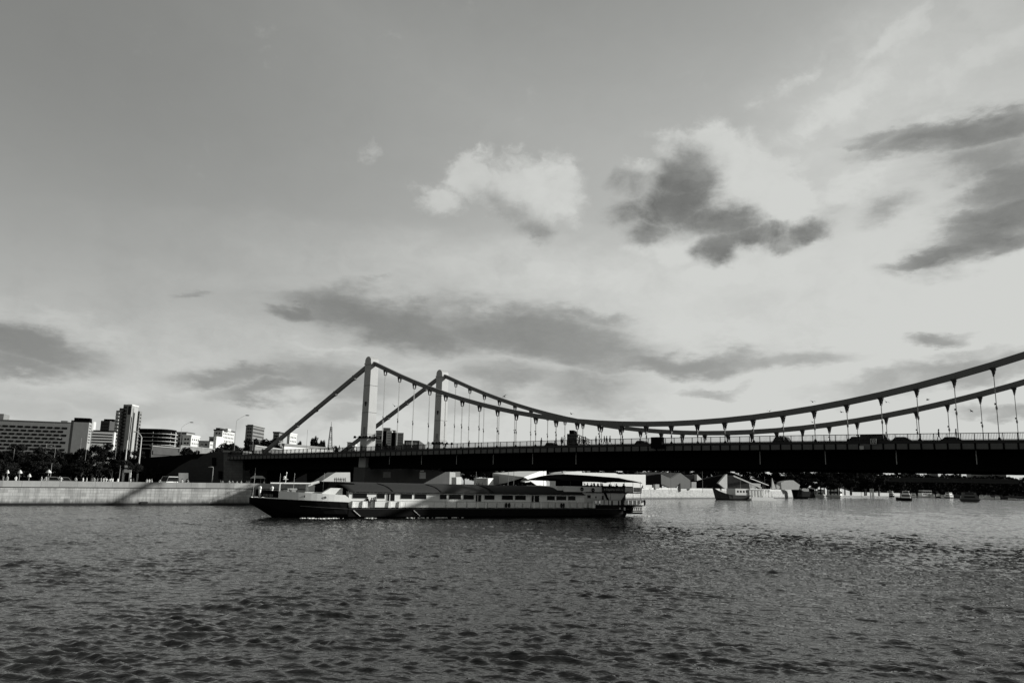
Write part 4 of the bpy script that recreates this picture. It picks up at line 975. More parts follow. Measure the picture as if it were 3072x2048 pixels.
for i, (px, yt, w, lab) in enumerate([(-40, 1335, 90, 0), (8, 1352, 70, 'dark tree at the very left edge below the office block'), (62, 1331, 76, 'dark tree with a raised crown overlapping the lower left of the office block'),
        (118, 1340, 74, 0), (165, 1347, 66, 0), (205, 1352, 60, 0), (245, 1343, 56, 0), (285, 1328, 66, 'broad dark tree under the white annex'), (328, 1328, 60, 'dark tree at the foot of the residential tower'), (372, 1345, 50, 0), (410, 1350, 60, 0)]):
    tree(px, yt, 290 + (i % 3) * 14, w, lab or ('dark leafy tree, ' + ORD[i] + ' from the left in the tall row beyond the embankment road'), G1)
for i in range(15):
    tree(-30 + i * 31, 1372 + (i % 3) * 5, 232 + (i % 4) * 6, 54, 'lower dark tree, ' + ORD[i] + ' from the left edge in the front row above the embankment', 'front row of dark trees on the left embankment')
for px, yt, Y, w, lab in [(562, 1336, 330, 44, 'small dark tree left of the stepped abutment'), (590, 1345, 320, 44, 'dark tree directly above the stair wall'), (540, 1318, 420, 26, 'dark tree between the white houses'),
        (655, 1336, 330, 50, 'dark tree behind the abutment top, left of the tall lamp'), (690, 1322, 340, 62, 'domed dark tree beside the tall lamp above the abutment'), (716, 1330, 345, 44, 'dark tree right of the tall lamp'),
        (762, 1308, 420, 56, 'round dark tree in front of the ribbon banded apartment block'), (800, 1314, 410, 54, 'dark tree left of the bridge backstay'), (826, 1306, 430, 50, 'dark tree touching the left backstay of the bridge'),
        (900, 1316, 430, 28, 'small dark tree right of the classical house'), (943, 1306, 420, 36, 'rounded dark tree left of the lattice mast'), (966, 1314, 425, 28, 'dark tree at the foot of the lattice mast'),
        (1008, 1330, 430, 34, 'low dark tree right of the lattice mast'), (1140, 1324, 420, 34, 'dark tree at the foot of the right side of the near left tower'), (1165, 1330, 425, 30, 'small dark tree under the twin office towers')]:
    tree(px, yt, Y, w, lab)
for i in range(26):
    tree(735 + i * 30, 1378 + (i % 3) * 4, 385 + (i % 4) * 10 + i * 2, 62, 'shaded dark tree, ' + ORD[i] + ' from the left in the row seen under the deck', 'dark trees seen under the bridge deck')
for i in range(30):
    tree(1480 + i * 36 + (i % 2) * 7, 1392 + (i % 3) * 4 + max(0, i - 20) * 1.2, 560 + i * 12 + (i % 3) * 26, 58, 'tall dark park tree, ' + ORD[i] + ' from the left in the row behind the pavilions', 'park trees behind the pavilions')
for i in range(18):
    tree(1940 + i * 36, 1424 + (i % 4) * 5, 560 + i * 22, 44, 'lower dark tree, ' + ORD[i] + ' from the left in the front rank beside the far quay', 'front rank of river park trees')
for i, (px, yt, w, Y) in enumerate([(2470, 1408, 60, 900), (2510, 1412, 52, 920), (2548, 1407, 60, 950), (2590, 1405, 66, 980), (2632, 1405, 62, 1000), (2500, 1435, 50, 860), (2552, 1432, 46, 880), (2596, 1426, 46, 900)]):
    tree(px, yt, Y, w, 'round-headed tree at the river bend, ' + ORD[i] + (' from the left in the back row' if i < 5 else ' counted after the back row'), 'round-headed trees at the river bend')
# far wooded bank at the right: one mass
r = np.random.RandomState(4); vs = []; fs = []
for i in range(26000):
    px = r.uniform(2560, 3300); q = (px - 2620) / 450.0; Y = r.uniform(1650, 2000)
    top = 1418 + 14 * q + 3.0 * math.sin(px * .05) + 2.0 * math.sin(px * .13 + 1); yb = 1476 + 10 * q
    y = lerp(top, yb, r.uniform(0, 1) ** .8); P_ = at(px, y, Y); s = r.uniform(1.6, 4.2); t1 = r.normal(size=3); t1 /= np.linalg.norm(t1); t2 = r.normal(size=3); t2 /= np.linalg.norm(t2); b = len(vs)
    p = np.array(P_); vs += [tuple(p - t1 * s), tuple(p + t2 * s * .7), tuple(p + t1 * s), tuple(p - t2 * s * .7)]; fs.append((b, b + 1, b + 2, b + 3))
me = bpy.data.meshes.new('far_wood'); me.from_pydata(vs, [], fs); me.materials.append(M_LEAF)
tag(put('far_wood', me), 'dark wooded bank closing the river at far right', 'wood', kind='stuff')
far_lo = [at(x, 1481, 1900) for x in (2540, 2700, 2900, 3100, 3350)]
m = MB(); 
hill = []
for x in range(2400, 3500, 50):
    a = at(x, 1427 + (x - 2620) / 450 * 14, 2010); hill.append((a.x, a.y, a.z))
hv = []
for x, y, z in hill: hv += [(x, y - 340, 2), (x, y, max(z - 4, 8)), (x, y + 900, z - 6)]
n = len(hill); MB().add(hv, [f for i in range(n - 1) for f in ((3 * i, 3 * i + 3, 3 * i + 4, 3 * i + 1), (3 * i + 1, 3 * i + 4, 3 * i + 5, 3 * i + 2))]).build('far_hill', M_EARTH)
tag(bpy.data.objects['far_hill'], kind='structure')
# distant flyover and buildings glimpsed under the girder
t = empty('distant_flyover', at(2610, 1450, 1600).xy.to_3d(), 0, 'long dim grey flyover crossing the wooded bank at far right', 'bridge')
wallpoly('deck', [(2606, 1432), (2800, 1434), (3060, 1440), (3055, 1451), (2830, 1446), (2606, 1444)], (2800, 1440, 1600), 0, 9, mat('flyover_concrete', .028), t)
wallpoly('parapet', [(2606, 1430.5), (2800, 1432.5), (3060, 1438.5), (3060, 1440), (2800, 1434), (2606, 1432)], (2800, 1440, 1599), 0, 1, mat('flyover_parapet', .05), t)
for x in (2660, 2780, 2900, 3020): wallpoly('pier', [(x, 1443), (x + 5, 1443), (x + 5, 1485), (x, 1485)], (2800, 1440, 1602), 0, 5, M_BLACK, t)
for x0, x1, yt, lab, mm in [(2718, 2726, 1409, 'slim distant block under the girder left of the wide sky gap', M_GREY), (2730, 2742, 1407, 'pale distant block right of the slim one under the girder', M_MID), (2792, 2813, 1409, 'wide grey distant block beneath the bridge girder', M_GREY),
        (2912, 2950, 1413, 'broad pale distant block under the girder near the right', M_MID), (2950, 2976, 1414, 'grey distant block adjoining the broad pale block', M_GREY), (2992, 3018, 1416, 'grey distant block nearest the right edge of the picture', M_GREY)]:
    t, o, Lf, Ls, zt = building('distant_block', lab, x0, x1, 0, yt, 2500, 8, mm, depth=20); ribbons(o, Lf, Ls, zt, 'f', 5, 4, 2, 1.6)
# ------------------------------------------------------------------ pavilions on the far embankment
def facet(name, label, faces, back=10, cat='pavilion', m=M_LCONC, parts=None):
    """folded shell: each face is a list of (px, py, depth) corners with real thickness"""
    P0 = at(*faces[0][1][0]); t = empty(name, (P0.x, P0.y, 0), 0, label, cat)
    for nm, pts, mm in faces:
        p = [at(*q) - Vector((P0.x, P0.y, 0)) for q in pts]; n = len(p)
        nn = (p[1] - p[0]).cross(p[2] - p[0]).normalized() * .35
        if nn.y < 0: nn = -nn
        v = [tuple(a) for a in p] + [tuple(a + nn) for a in p]
        MB().add(v, [tuple(range(n)), tuple(range(2 * n - 1, n - 1, -1))] + [(i, i + n, (i + 1) % n + n, (i + 1) % n) for i in range(n)]).build(nm, mm, t)
    return t
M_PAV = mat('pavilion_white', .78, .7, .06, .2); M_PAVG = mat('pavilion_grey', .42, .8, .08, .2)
def shed(label, px, anchor, rz, thick, m, name='pavilion', cat='pavilion'):
    o = wallpoly(name, px, anchor, rad(rz), thick, m, None, 3.8); return tag(o, label, cat)
shed('sunlit stone ramp rising to the right under the bridge, left of the pier', [(955, 1449), (1000, 1420), (1022, 1409), (1050, 1407), (1051, 1449)], (1010, 1445, 288), 46, 5, M_LCONC, 'stone_ramp', 'ramp')
shed('white slab roof topping the sunlit stone ramp', [(1020, 1406.5), (1020, 1404), (1045, 1404), (1046, 1406.5)], (1010, 1445, 287), 46, 5, M_WHITE, 'roof_slab', 'canopy')
shed('pale faceted boulder wall under the bridge right of the pier', [(1322, 1452), (1322, 1431), (1338, 1421), (1350, 1415), (1366, 1416), (1366, 1430), (1368, 1452)], (1350, 1445, 292), 44, 6, M_LCONC, 'boulder_wall', 'wall')
shed('low pale wedge wall left of the faceted boulder wall', [(1298, 1449), (1316, 1436), (1316, 1451)], (1310, 1445, 290), 44, 4, M_LCONC, 'wedge_wall', 'wall')
shed('small white cube booth right of the faceted boulder wall', [(1369, 1431), (1384, 1430), (1384, 1452), (1369, 1452)], (1375, 1445, 289), 40, 3, M_PAV, 'booth', 'booth')
shed('grey panel wall behind the white cube booth', [(1366, 1414), (1381, 1414), (1381, 1430), (1366, 1430)], (1375, 1445, 300), 20, 3, M_PAVG, 'panel_wall', 'wall')
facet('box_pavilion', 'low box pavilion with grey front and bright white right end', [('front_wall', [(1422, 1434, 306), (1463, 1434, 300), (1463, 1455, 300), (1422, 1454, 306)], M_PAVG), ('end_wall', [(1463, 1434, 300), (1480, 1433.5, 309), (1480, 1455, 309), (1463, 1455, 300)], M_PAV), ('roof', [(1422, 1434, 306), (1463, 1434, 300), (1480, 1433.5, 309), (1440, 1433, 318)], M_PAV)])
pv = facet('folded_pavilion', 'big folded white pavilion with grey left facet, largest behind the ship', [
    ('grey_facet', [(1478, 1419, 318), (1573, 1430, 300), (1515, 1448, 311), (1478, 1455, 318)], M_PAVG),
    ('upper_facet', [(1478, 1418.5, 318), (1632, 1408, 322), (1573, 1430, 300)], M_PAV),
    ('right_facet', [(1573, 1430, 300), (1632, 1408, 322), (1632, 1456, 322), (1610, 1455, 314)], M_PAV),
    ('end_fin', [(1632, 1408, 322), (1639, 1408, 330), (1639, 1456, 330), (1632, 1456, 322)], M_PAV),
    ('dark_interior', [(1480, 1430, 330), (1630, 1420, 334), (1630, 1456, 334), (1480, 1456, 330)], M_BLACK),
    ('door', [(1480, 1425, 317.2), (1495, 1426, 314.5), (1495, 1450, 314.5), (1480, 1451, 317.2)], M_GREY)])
tent0 = facet('market_tent', 'small white peaked tent under the opening of the folded pavilion', [('canopy', [(1562, 1441, 305), (1573, 1433, 308), (1590, 1442, 305), (1575, 1444, 302)], M_CLOTH)], cat='tent')
def finial(px, yb, yt, Y, label, vase=False):
    B = at(px, yb, Y); T_ = at(px, yt, Y); h = T_.z - B.z; m = MB()
    if vase: m.tube((0, 0, 0), (0, 0, h * .3), .7, .22, 8).tube((0, 0, h * .3), (0, 0, h * .55), .2, .25, 8).tube((0, 0, h * .55), (0, 0, h), .25, .75, 8)
    else: m.tube((0, 0, 0), (0, 0, h * .45), .16, .16, 6).tube((0, 0, h * .35), (0, 0, h * .6), .75, .35, 8).tube((0, 0, h * .6), (0, 0, h), .35, .05, 8)
    o = m.build('finial', M_LCONC, None, True, fix=False); o.location = B; tag(o, label, 'finial')
finial(1490.5, 1419, 1409, 321, 'left one of the two peaked vents on the grey pavilion roof'); finial(1507.5, 1418, 1408, 321, 'right one of the two peaked vents on the grey pavilion roof')
finial(1611, 1410, 1405, 326, 'small vent left on the high corner of the folded pavilion'); finial(1629, 1408.5, 1404, 326, 'small vent at the very top corner of the folded pavilion')
shed('sagging grey fabric canopy right of the folded pavilion', [(1641, 1425), (1662, 1421), (1687, 1417), (1700, 1424), (1686, 1433), (1662, 1437), (1645, 1431)], (1665, 1445, 330), 30, 2, M_PAVG, 'fabric_canopy', 'canopy')
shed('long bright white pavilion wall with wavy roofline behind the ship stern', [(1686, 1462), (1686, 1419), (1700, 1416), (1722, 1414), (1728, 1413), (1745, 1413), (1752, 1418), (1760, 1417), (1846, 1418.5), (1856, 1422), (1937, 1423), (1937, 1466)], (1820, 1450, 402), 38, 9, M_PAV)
finial(1688, 1417, 1402, 345, 'left of two vase-shaped vents on the long white pavilion', True); finial(1750, 1417, 1401, 368, 'right of two vase-shaped vents on the long white pavilion', True)
shed('black end wall between the white pavilion and the twin gables', [(1938, 1428), (1983, 1421), (1984, 1466), (1938, 1466)], (1960, 1450, 468), 20, 6, M_BLACK, 'dark_pavilion')
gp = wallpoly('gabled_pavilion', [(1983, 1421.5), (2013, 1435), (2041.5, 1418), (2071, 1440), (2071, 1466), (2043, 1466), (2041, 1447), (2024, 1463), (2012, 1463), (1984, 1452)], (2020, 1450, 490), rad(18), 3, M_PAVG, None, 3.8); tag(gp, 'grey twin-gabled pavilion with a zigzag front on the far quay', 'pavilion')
rf = wallpoly('gabled_roof', [(1918, 1417), (1932, 1415.5), (2040, 1418), (2013, 1434), (1984, 1421), (1938, 1427.5)], (2020, 1450, 500), rad(18), 8, M_ROOFG); tag(rf, 'flat grey roof sheet behind the zigzag gables', 'roof')
q = text('ДОМ', 2.1, 'sign_lettering', gp, M_WHITE, (0, 0, 0)); s0 = at(1986, 1437, 489.5); q.matrix_basis = gp.matrix_basis.inverted() @ Matrix.Translation(s0) @ Matrix.Rotation(rad(18), 4, 'Z') @ Matrix.Rotation(math.pi / 2, 4, 'X')
q = text('ПИВА', 2.1, 'sign_lettering', gp, M_WHITE, (0, 0, 0)); s0 = at(1986, 1449, 489.5); q.matrix_basis = gp.matrix_basis.inverted() @ Matrix.Translation(s0) @ Matrix.Rotation(rad(18), 4, 'Z') @ Matrix.Rotation(math.pi / 2, 4, 'X')
shed('small white box stall in front of the black end wall', [(1937, 1454), (1956, 1454), (1956, 1466), (1937, 1466)], (1945, 1455, 455), 35, 3, M_PAV, 'stall', 'stall')
shed('grey cube stall left of the zigzag gables', [(1966, 1452), (1978, 1452), (1978, 1465), (1966, 1465)], (1972, 1455, 462), 35, 2, M_PAVG, 'stall', 'stall')
shed('low dark roofed shed right of the zigzag gables', [(2056, 1424), (2091, 1422.5), (2091, 1441), (2070, 1442)], (2075, 1450, 520), 15, 6, M_ROOFD, 'dark_shed')
shed('small pale triangular gable right of the dark shed', [(2091, 1422), (2106, 1437), (2091, 1441)], (2095, 1450, 518), 40, 2, M_PAVG, 'triangular_gable')
shed('grey kiosk with one small window below the dark shed', [(2075, 1445), (2089, 1445), (2089, 1464), (2075, 1464)], (2080, 1450, 505), 30, 3, M_PAVG, 'kiosk', 'kiosk')
shed('wide black marquee roof sloping left from the tall pale blade', [(2092, 1442), (2140, 1431), (2178, 1423), (2160, 1449), (2172, 1466), (2092, 1466)], (2130, 1450, 560), 15, 8, M_BLACK, 'marquee')
shed('tall pale triangular blade on the far quay', [(2178.5, 1422), (2181.5, 1422), (2182, 1466), (2176, 1466), (2155, 1449)], (2170, 1450, 556), 35, 1.5, M_LCONC, 'blade_wall')
shed('dark sloping roof running down right of the tall pale blade', [(2183, 1427), (2201, 1426), (2246, 1446), (2250, 1466), (2183, 1466)], (2210, 1450, 580), 15, 8, M_DCONC, 'sloping_pavilion')
b1_ = MB(); pa = at(2200, 1427, 575); pb = at(2284, 1463, 590); b1_.beam((0, 0, 0), tuple(pb - pa), .8, .9); o = b1_.build('roof_beam', M_LCONC, None); o.location = pa; tag(o, 'long pale sloping beam edging the dark roof', 'beam')
b1_ = MB(); pa = at(2250, 1434, 620); pb = at(2305, 1455, 640); b1_.beam((0, 0, 0), tuple(pb - pa), .6, .6); o = b1_.build('roof_beam', M_LCONC, None); o.location = pa; tag(o, 'second shorter pale sloping beam further right', 'beam')
shed('pale angular end wall under the long sloping beam', [(2248, 1448), (2282, 1450), (2282, 1466), (2270, 1459), (2258, 1464), (2248, 1464)], (2265, 1450, 600), 30, 3, M_PAVG, 'angular_pavilion')
shed('black shed between the angular end wall and the narrow sail', [(2283, 1441), (2300, 1450), (2314, 1452), (2312, 1466), (2283, 1466)], (2300, 1450, 640), 12, 5, M_BLACK, 'black_shed')
shed('narrow pale sail shape standing on the far quay', [(2317, 1433), (2320, 1444), (2327, 1464), (2316, 1467)], (2320, 1450, 650), 30, 1, M_LCONC, 'sail_wall')
shed('small pale tent beside the narrow sail shape', [(2330, 1452), (2340, 1459), (2338, 1467), (2328, 1467)], (2334, 1450, 655), 30, 3, M_PAVG, 'tent', 'tent')
shed('pale wedge pavilion, last one before the moored dark ship', [(2343, 1447), (2354, 1442), (2380, 1440), (2400, 1454), (2396, 1468), (2345, 1468)], (2370, 1450, 690), 25, 5, M_LCONC, 'wedge_pavilion')
shed('long black sheet added for the shade behind the sunlit stone ramp', [(722, 1452), (722, 1372), (1090, 1372), (1090, 1452)], (900, 1445, 304), 4, 3, M_BLACK, 'shade_screen', 'wall')  # black sheet added to stand for the dark shade under the deck
# notices and posts under the bridge
def board(px0, px1, y0, y1, Y, rz, m, label, name='sign_board'):
    o = wallpoly(name, [(px0, y1), (px1, y1), (px1, y0), (px0, y0)], ((px0 + px1) / 2, y1, Y), rad(rz), .15, m); return tag(o, label, 'sign')
board(1150, 1172, 1414.5, 1432, 212.3, 52, mat('sign_grey', .20), 'grey square notice board on the pier under the bridge')
board(1259, 1277, 1416, 1435, 222.5, 52, M_WHITE, 'bright white notice board on the pier, right of the grey one'); board(1262, 1271, 1410, 1414.5, 222.5, 52, M_WHITE, 'small white plate just above the bright notice board')
for px, yb, yt, Y, lab in [(1524, 1452, 1409, 290, 'dark thin pole in front of the folded pavilion'), (1631, 1455, 1404, 300, 'thin pole at the right corner of the folded pavilion'), (1541, 1450, 1406, 296, 'faint thin pole in the middle of the folded pavilion'), (1428, 1452, 1411, 288, 'thin pole left of the low box pavilion'),
        (2013, 1466, 1400, 480, 'thin lamp pole in front of the twin gables'), (2108, 1466, 1408, 510, 'thin lamp pole left of the black marquee'), (1912, 1464, 1400, 440, 'thin lamp pole in front of the white pavilion end'), (2295, 1466, 1428, 600, 'thin pole right of the pale sloping beams'), (1812, 1430, 1400, 420, 'thin pole rising behind the stern canopy')]:
    B = at(px, yb, Y); T_ = at(px, yt, Y); o = MB().tube((0, 0, 3.9), (0, 0, T_.z), .12, .08, 6).build('thin_pole', M_GREY, None, fix=False); o.location = (B.x, B.y, 0); tag(o, lab, 'pole')
# ------------------------------------------------------------------ street lamps and masts
def lamp(px, yt, Y, label, armx=0, army=0, r=.065, m=M_MID, ybase=None, heads=1, group=None):
    T_ = at(px, yt, Y); o = empty('street_lamp', (T_.x, T_.y, 0), 0, label, 'street lamp', group); k = Y / F
    zb = QZ if ybase is None else at(px, ybase, Y).z
    MB().tube((0, 0, zb), (0, 0, T_.z), r * 1.4, r * .8, 8).build('pole', m, o)
    if armx:
        pr = (0, 0, T_.z); mb = MB()
        for i in range(1, 6):
            q = i / 5; p = (armx * k * math.sin(q * math.pi / 2) ** 1.0 * q ** .3, 0, T_.z + army * k * math.sin(q * math.pi / 2)); mb.tube(pr, p, r * .55, n=6); pr = p
        mb.build('arm', m, o, fix=False); s = 1 if armx > 0 else -1
        MB().ball((pr[0] + s * .5, 0, pr[2]), .75, .25, .16, 8, 5).build('lamp_head', m if heads == 1 else M_STEELD, o, True)
    return o
for a in [(140, 1330, 300, 'curved arm street lamp left of the blank wall block', 30, 17), (167, 1342, 290, 'street lamp with short arm bending left above the trees', -12, 3), (245, 1313, 310, 'straight white lamp mast in front of the blank wall block', 0, 0),
          (259, 1350, 285, 'short street lamp bending right below the blank wall block', 12, 12), (44, 1345, 290, 'slim lamp pole at the left among the trees', 0, 0), (351, 1325, 300, 'thin lamp pole left of the residential tower foot', 0, 0),
          (458, 1328, 280, 'thin lamp mast before the low station building', 0, 0), (545, 1282, 290, 'tall tapering lamp mast with a lamp head reaching right', 24, 16), (595, 1315, 285, 'slim lamp mast above the stair wall', 0, 0), (606, 1330, 280, 'short slim mast right of the slim lamp mast above the stair', 0, 0),
          (710, 1262, 262, 'tallest lamp mast standing on the abutment end', 26, 17), (761, 1307, 280, 'lamp mast at the left end of the bridge railing', 0, 0), (923, 1288, 300, 'pale mast behind the railing between backstay and near tower', 0, 0)]:
    lamp(*a, heads=2 if abs(a[4]) > 20 and a[0] > 500 else 1)
lamp(383, 1320, 262, 'thick bright pole leaning against the residential tower', 0, 0, .22, M_OFFW); lamp(425, 1311, 262, 'thick bright tapered pole before the round balcony building', -16, 16, .22, M_OFFW)
lamp(640, 1401, 212, 'short quay lamp with a round head on the embankment before the stair wall', -2, 0, .11, M_MID); lamp(362, 1394, 186, 'thin grey pole left of the white portal on the embankment', 0, 0, .07, M_MID); lamp(156, 1388, 178, 'thin grey pole beside the parasol on the left embankment', 0, 0, .08, M_GREY); lamp(767, 1402, 206, 'thin pole beside the quay tent right of the people', 0, 0, .06, M_MID)
# ------------------------------------------------------------------ things on the left embankment
def qY(px):                                        # depth just behind the parapet at this column
    A = Vector((-100.2, 157.8)); B = Vector((-63.4, 192.5)) ; a = ray(px, 1443); k = a.x / a.y; d = B - A
    s = (A.x - k * A.y) / (k * d.y - d.x); return A.y + d.y * s
def parasol(px, yt, w, label, m=M_CLOTH, flat=False):
    Y = qY(px) + 5; T_ = at(px, yt, Y); k = Y / F; o = empty('parasol', (T_.x, T_.y, QZ), 0, label, 'parasol'); h = T_.z - QZ; r = w * k / 2
    MB().tube((0, 0, 0), (0, 0, h - .1), .04, n=6).build('pole', M_METAL, o); n = 10
    rm = MB(); rings = [(.08, h), (r * .55, h - .22), (r, h - .5), (r, h - .68)]; vs = [(q * math.cos(2 * math.pi * i / n), q * math.sin(2 * math.pi * i / n), z) for q, z in rings for i in range(n)]
    fs = [tuple(range(n))] + [(j * n + i, (j + 1) * n + i, (j + 1) * n + (i + 1) % n, j * n + (i + 1) % n) for j in range(3) for i in range(n)]
    rm.add(vs, fs).build('canopy', m, o, True, fix=False)
parasol(61, 1409, 12, 'small white parasol, left one above the left embankment'); parasol(147, 1408, 15, 'white parasol beside the thin grey pole on the left embankment'); parasol(89, 1420, 10, 'low white parasol between the two higher white ones'); parasol(24, 1409, 9, 'small white parasol nearest the left edge')
Y = 212; t = empty('quay_tent', (at(773, 1440, Y).x, Y, QZ), rad(43), 'pale flat-topped tent at the embankment edge above the ship bow', 'tent')
MB().frust(-1.6, 1.6, -1.3, 1.3, 2.4, 3.1, .7, .6).build('canopy', M_MID, t)
for sx in (-1.4, 1.4):
    for sy in (-1.1, 1.1): MB().tube((sx, sy, 0), (sx, sy, 2.45), .04, n=5).build('pole', M_METAL, t)
def car(loc, rz, label, m, L=4.4, van=False, group=None, H=1.5):
    o = empty('parked_car' if not van else 'van', loc, rz, label, 'van' if van else 'car', group); W_ = .9; h = H
    if van: pf = [(-L / 2, .35), (L / 2, .35), (L / 2, 1.0), (L / 2 - .25, 1.15), (L / 2 - .8, h), (-L / 2 + .1, h), (-L / 2, h - .2)]
    else: pf = [(-L / 2, .35), (L / 2, .35), (L / 2, .75), (L / 2 - .15, .88), (L / 2 - 1.15, .98), (L / 2 - 1.75, h - .06), (L / 2 - 2.1, h), (-L / 2 + 1.1, h), (-L / 2 + .45, 1.0), (-L / 2 + .05, .92)]
    MB().prism(pf, -W_, W_).build('body', m, o)
    if van: gl = [(L / 2 - .3, 1.22), (L / 2 - .78, h - .12), (-L / 2 + .4, h - .12), (-L / 2 + .4, 1.22)]
    else: gl = [(L / 2 - 1.3, 1.0), (L / 2 - 1.82, h - .12), (-L / 2 + 1.15, h - .12), (-L / 2 + .65, 1.0)]
    MB().prism(gl, -W_ - .015, W_ + .015).build('side_glass', M_GLASS, o)
    a, b_ = (pf[3], pf[4]) if van else (pf[4], pf[5])
    MB().add([(a[0] + .02, -W_ + .1, a[1] + .08), (a[0] + .02, W_ - .1, a[1] + .08), (b_[0] + .03, W_ - .1, b_[1] - .05), (b_[0] + .03, -W_ + .1, b_[1] - .05)], [(0, 1, 2, 3)]).build('windscreen', M_GLASS, o, fix=False)
    for sx in (-L * .31, L * .31):
        for sy in (-W_, W_ - .2): MB().tube((sx, sy, .33), (sx, sy + .2, .33), .33, n=12).build('wheel', M_RUB, o)
    for sy in (-W_ + .1, W_ - .4): MB().box(L / 2 - .02, L / 2 + .03, sy, sy + .3, .62, .78).build('headlight', M_METAL, o)
    return o
def qpos(px, back=5): Y = qY(px) + back; a = at(px, 1440, Y); return (a.x, a.y, QZ)
car(qpos(511, 5), rad(-108), 'white van facing the river with a dark windscreen behind the parapet', M_CARW, 4.8, True, H=2.35)
car(qpos(160, 7), rad(40), 'grey car parked behind the parapet beside the right parasol', mat('grey_car_paint', .2, .3), 4.6, H=1.75); car(qpos(194, 7), rad(40), 'dark car with pale roofline parked right of the grey car', mat('silver_car_paint', .16, .3), 4.6, H=1.7)
t = empty('white_portal', qpos(378, 4), rad(20), 'white rectangular portal frame standing on the embankment', 'portal')
MB().box(-.85, -.55, -.2, .2, 0, 3.6).build('post', M_GREY, t); MB().box(.55, .9, -.2, .6, 0, 3.6).build('post', M_WHITE, t); MB().box(-.85, .9, -.2, .6, 3.0, 3.6).build('lintel', M_MID, t)
p = qpos(378, 7); tag(board(374, 382, 1395, 1402, p[1], 20, M_MID, 'small pale square sign high above the white portal'), None); board(373, 381, 1406, 1411, p[1], 20, M_GREY, 'dim small sign just above the white portal')
board(536, 565, 1418, 1446, qY(550) + 5, 43, M_GREY, 'wide dark grey display panel right of the white van', 'display_panel')
# pedestrians behind the parapet
def qp(px, tone, pose, label, back=3.5, s=1.05, up=0.): x, y, z = qpos(px, back); return person((x, y, QZ + up), tr.uniform(-3, 3), pose, tone, label, 'people on the left embankment', s)
for px, tone, pose, lab in [(9, 'm', 'stand', 'pedestrian in grey nearest the left edge above the parapet'), (47, 'l', 'walk', 'pedestrian in white between the first two parasols'), (21, 'l', 'stand', 'pale pedestrian under the leftmost parasol'), (124, 'l', 'stand', 'pale pedestrian left of the parasol with the pole'), (137, 'l', 'walk', 'person in white directly below the right parasol'),
        (143, 'm', 'stand', 'grey figure beside the person in white below the right parasol'), (183, 'l', 'raise', 'tiny white figure with raised arm above the dark car'), (227, 'l', 'stand', 'single pale figure left of the white dressed group'), (249, 'l', 'walk', 'thin pale walker left of the white dressed group'), (260, 'l', 'stand', 'person in a white coat facing the river left of the group'),
        (275, 'm', 'raise', 'grey figure bending an arm left of the crowd'), (282, 'l', 'stand', 'pale short figure beside the one bending an arm'), (292, 'm', 'stand', 'grey figure with raised collar before the crowd'), (303, 'l', 'stand', 'first white figure of the tight crowd'), (311, 'l', 'walk', 'second white figure in the tight crowd'), (319, 'l', 'raise', 'white figure waving in the tight crowd'),
        (326, 'l', 'lean', 'white figure leaning on the parapet in the crowd'), (333, 'l', 'stand', 'white figure at the right end of the tight crowd'), (338, 'l', 'walk', 'pale walker just leaving the tight crowd'), (354, 'l', 'stand', 'small pale head between the crowd and the thin pole'), (392, 'l', 'walk', 'pale walker touching the right post of the portal'),
        (400, 'm', 'stand', 'dim walker right of the portal'), (441, 'l', 'stand', 'pale head between portal and van'), (448, 'l', 'stand', 'white shirted person between portal and van'), (455, 'l', 'walk', 'brightest white figure between portal and van'), (477, 'l', 'lean', 'white figure bending over the parapet left of the van'),
        (546, 'l', 'stand', 'white figure in front of the grey display panel'), (560, 'd', 'stand', 'dark figure in front of the grey display panel'), (563, 'l', 'walk', 'pale walker at the right edge of the display panel'), (662, 'm', 'walk', 'dim walker right of the short quay lamp'), (668, 'm', 'stand', 'dim standing figure right of the short quay lamp'),
        (688, 'l', 'walk', 'left one of two white walkers below the abutment'), (698, 'l', 'walk', 'right one of two white walkers below the abutment'), (709, 'l', 'lean', 'crouching white figure below the abutment'), (724, 'l', 'stand', 'lone white figure below the bridge end'), (740, 'm', 'walk', 'dim walker left of the quay tent'), (747, 'm', 'stand', 'dim standing figure left of the quay tent'), (793, 'l', 'stand', 'pale head right of the quay tent')]:
    qp(px, tone, pose, lab)
for i, px in enumerate((1004, 1009, 1014, 1020, 1025, 1031, 1036)):
    B = at(px, 1446, 280); person((B.x, B.y, 5.6), i * 1.3, 'stand' if i % 2 else 'walk', 'd', 'dark pedestrian silhouette, ' + ORD[i] + ' from the left before the sunlit stone ramp', 'silhouettes before the sunlit ramp', 1.0)
for i, px in enumerate((1430, 1436, 1441, 1447, 1502, 1512, 1522, 1537, 1548, 1556, 1566, 1583, 1595, 1602, 1620)):
    B = at(px, 1450, 296); person((B.x, B.y, 4.9), i * 1.7, ('stand', 'walk', 'sit')[i % 3], 'ddl'[i % 3], 'far quay pedestrian, ' + ORD[i] + ' from the left before the box and folded pavilions', 'pedestrians before the white pavilions', 1.05)
for i, px in enumerate((1932, 1955, 1974, 1992, 2012, 2030, 2046, 2054, 2068, 2083, 2120, 2166, 2210, 2232, 2262, 2290, 2330)):
    Y = 455 + (px - 1932) * .45; B = at(px, 1462, Y); person((B.x, B.y, 6.3 + (px - 1932) * .002), i * 1.1, ('stand', 'walk')[i % 2], 'ddm'[i % 3], 'tiny pedestrian, ' + ORD[i] + ' from the left along the notched far quay wall', 'pedestrians on the notched far quay', 1.1)
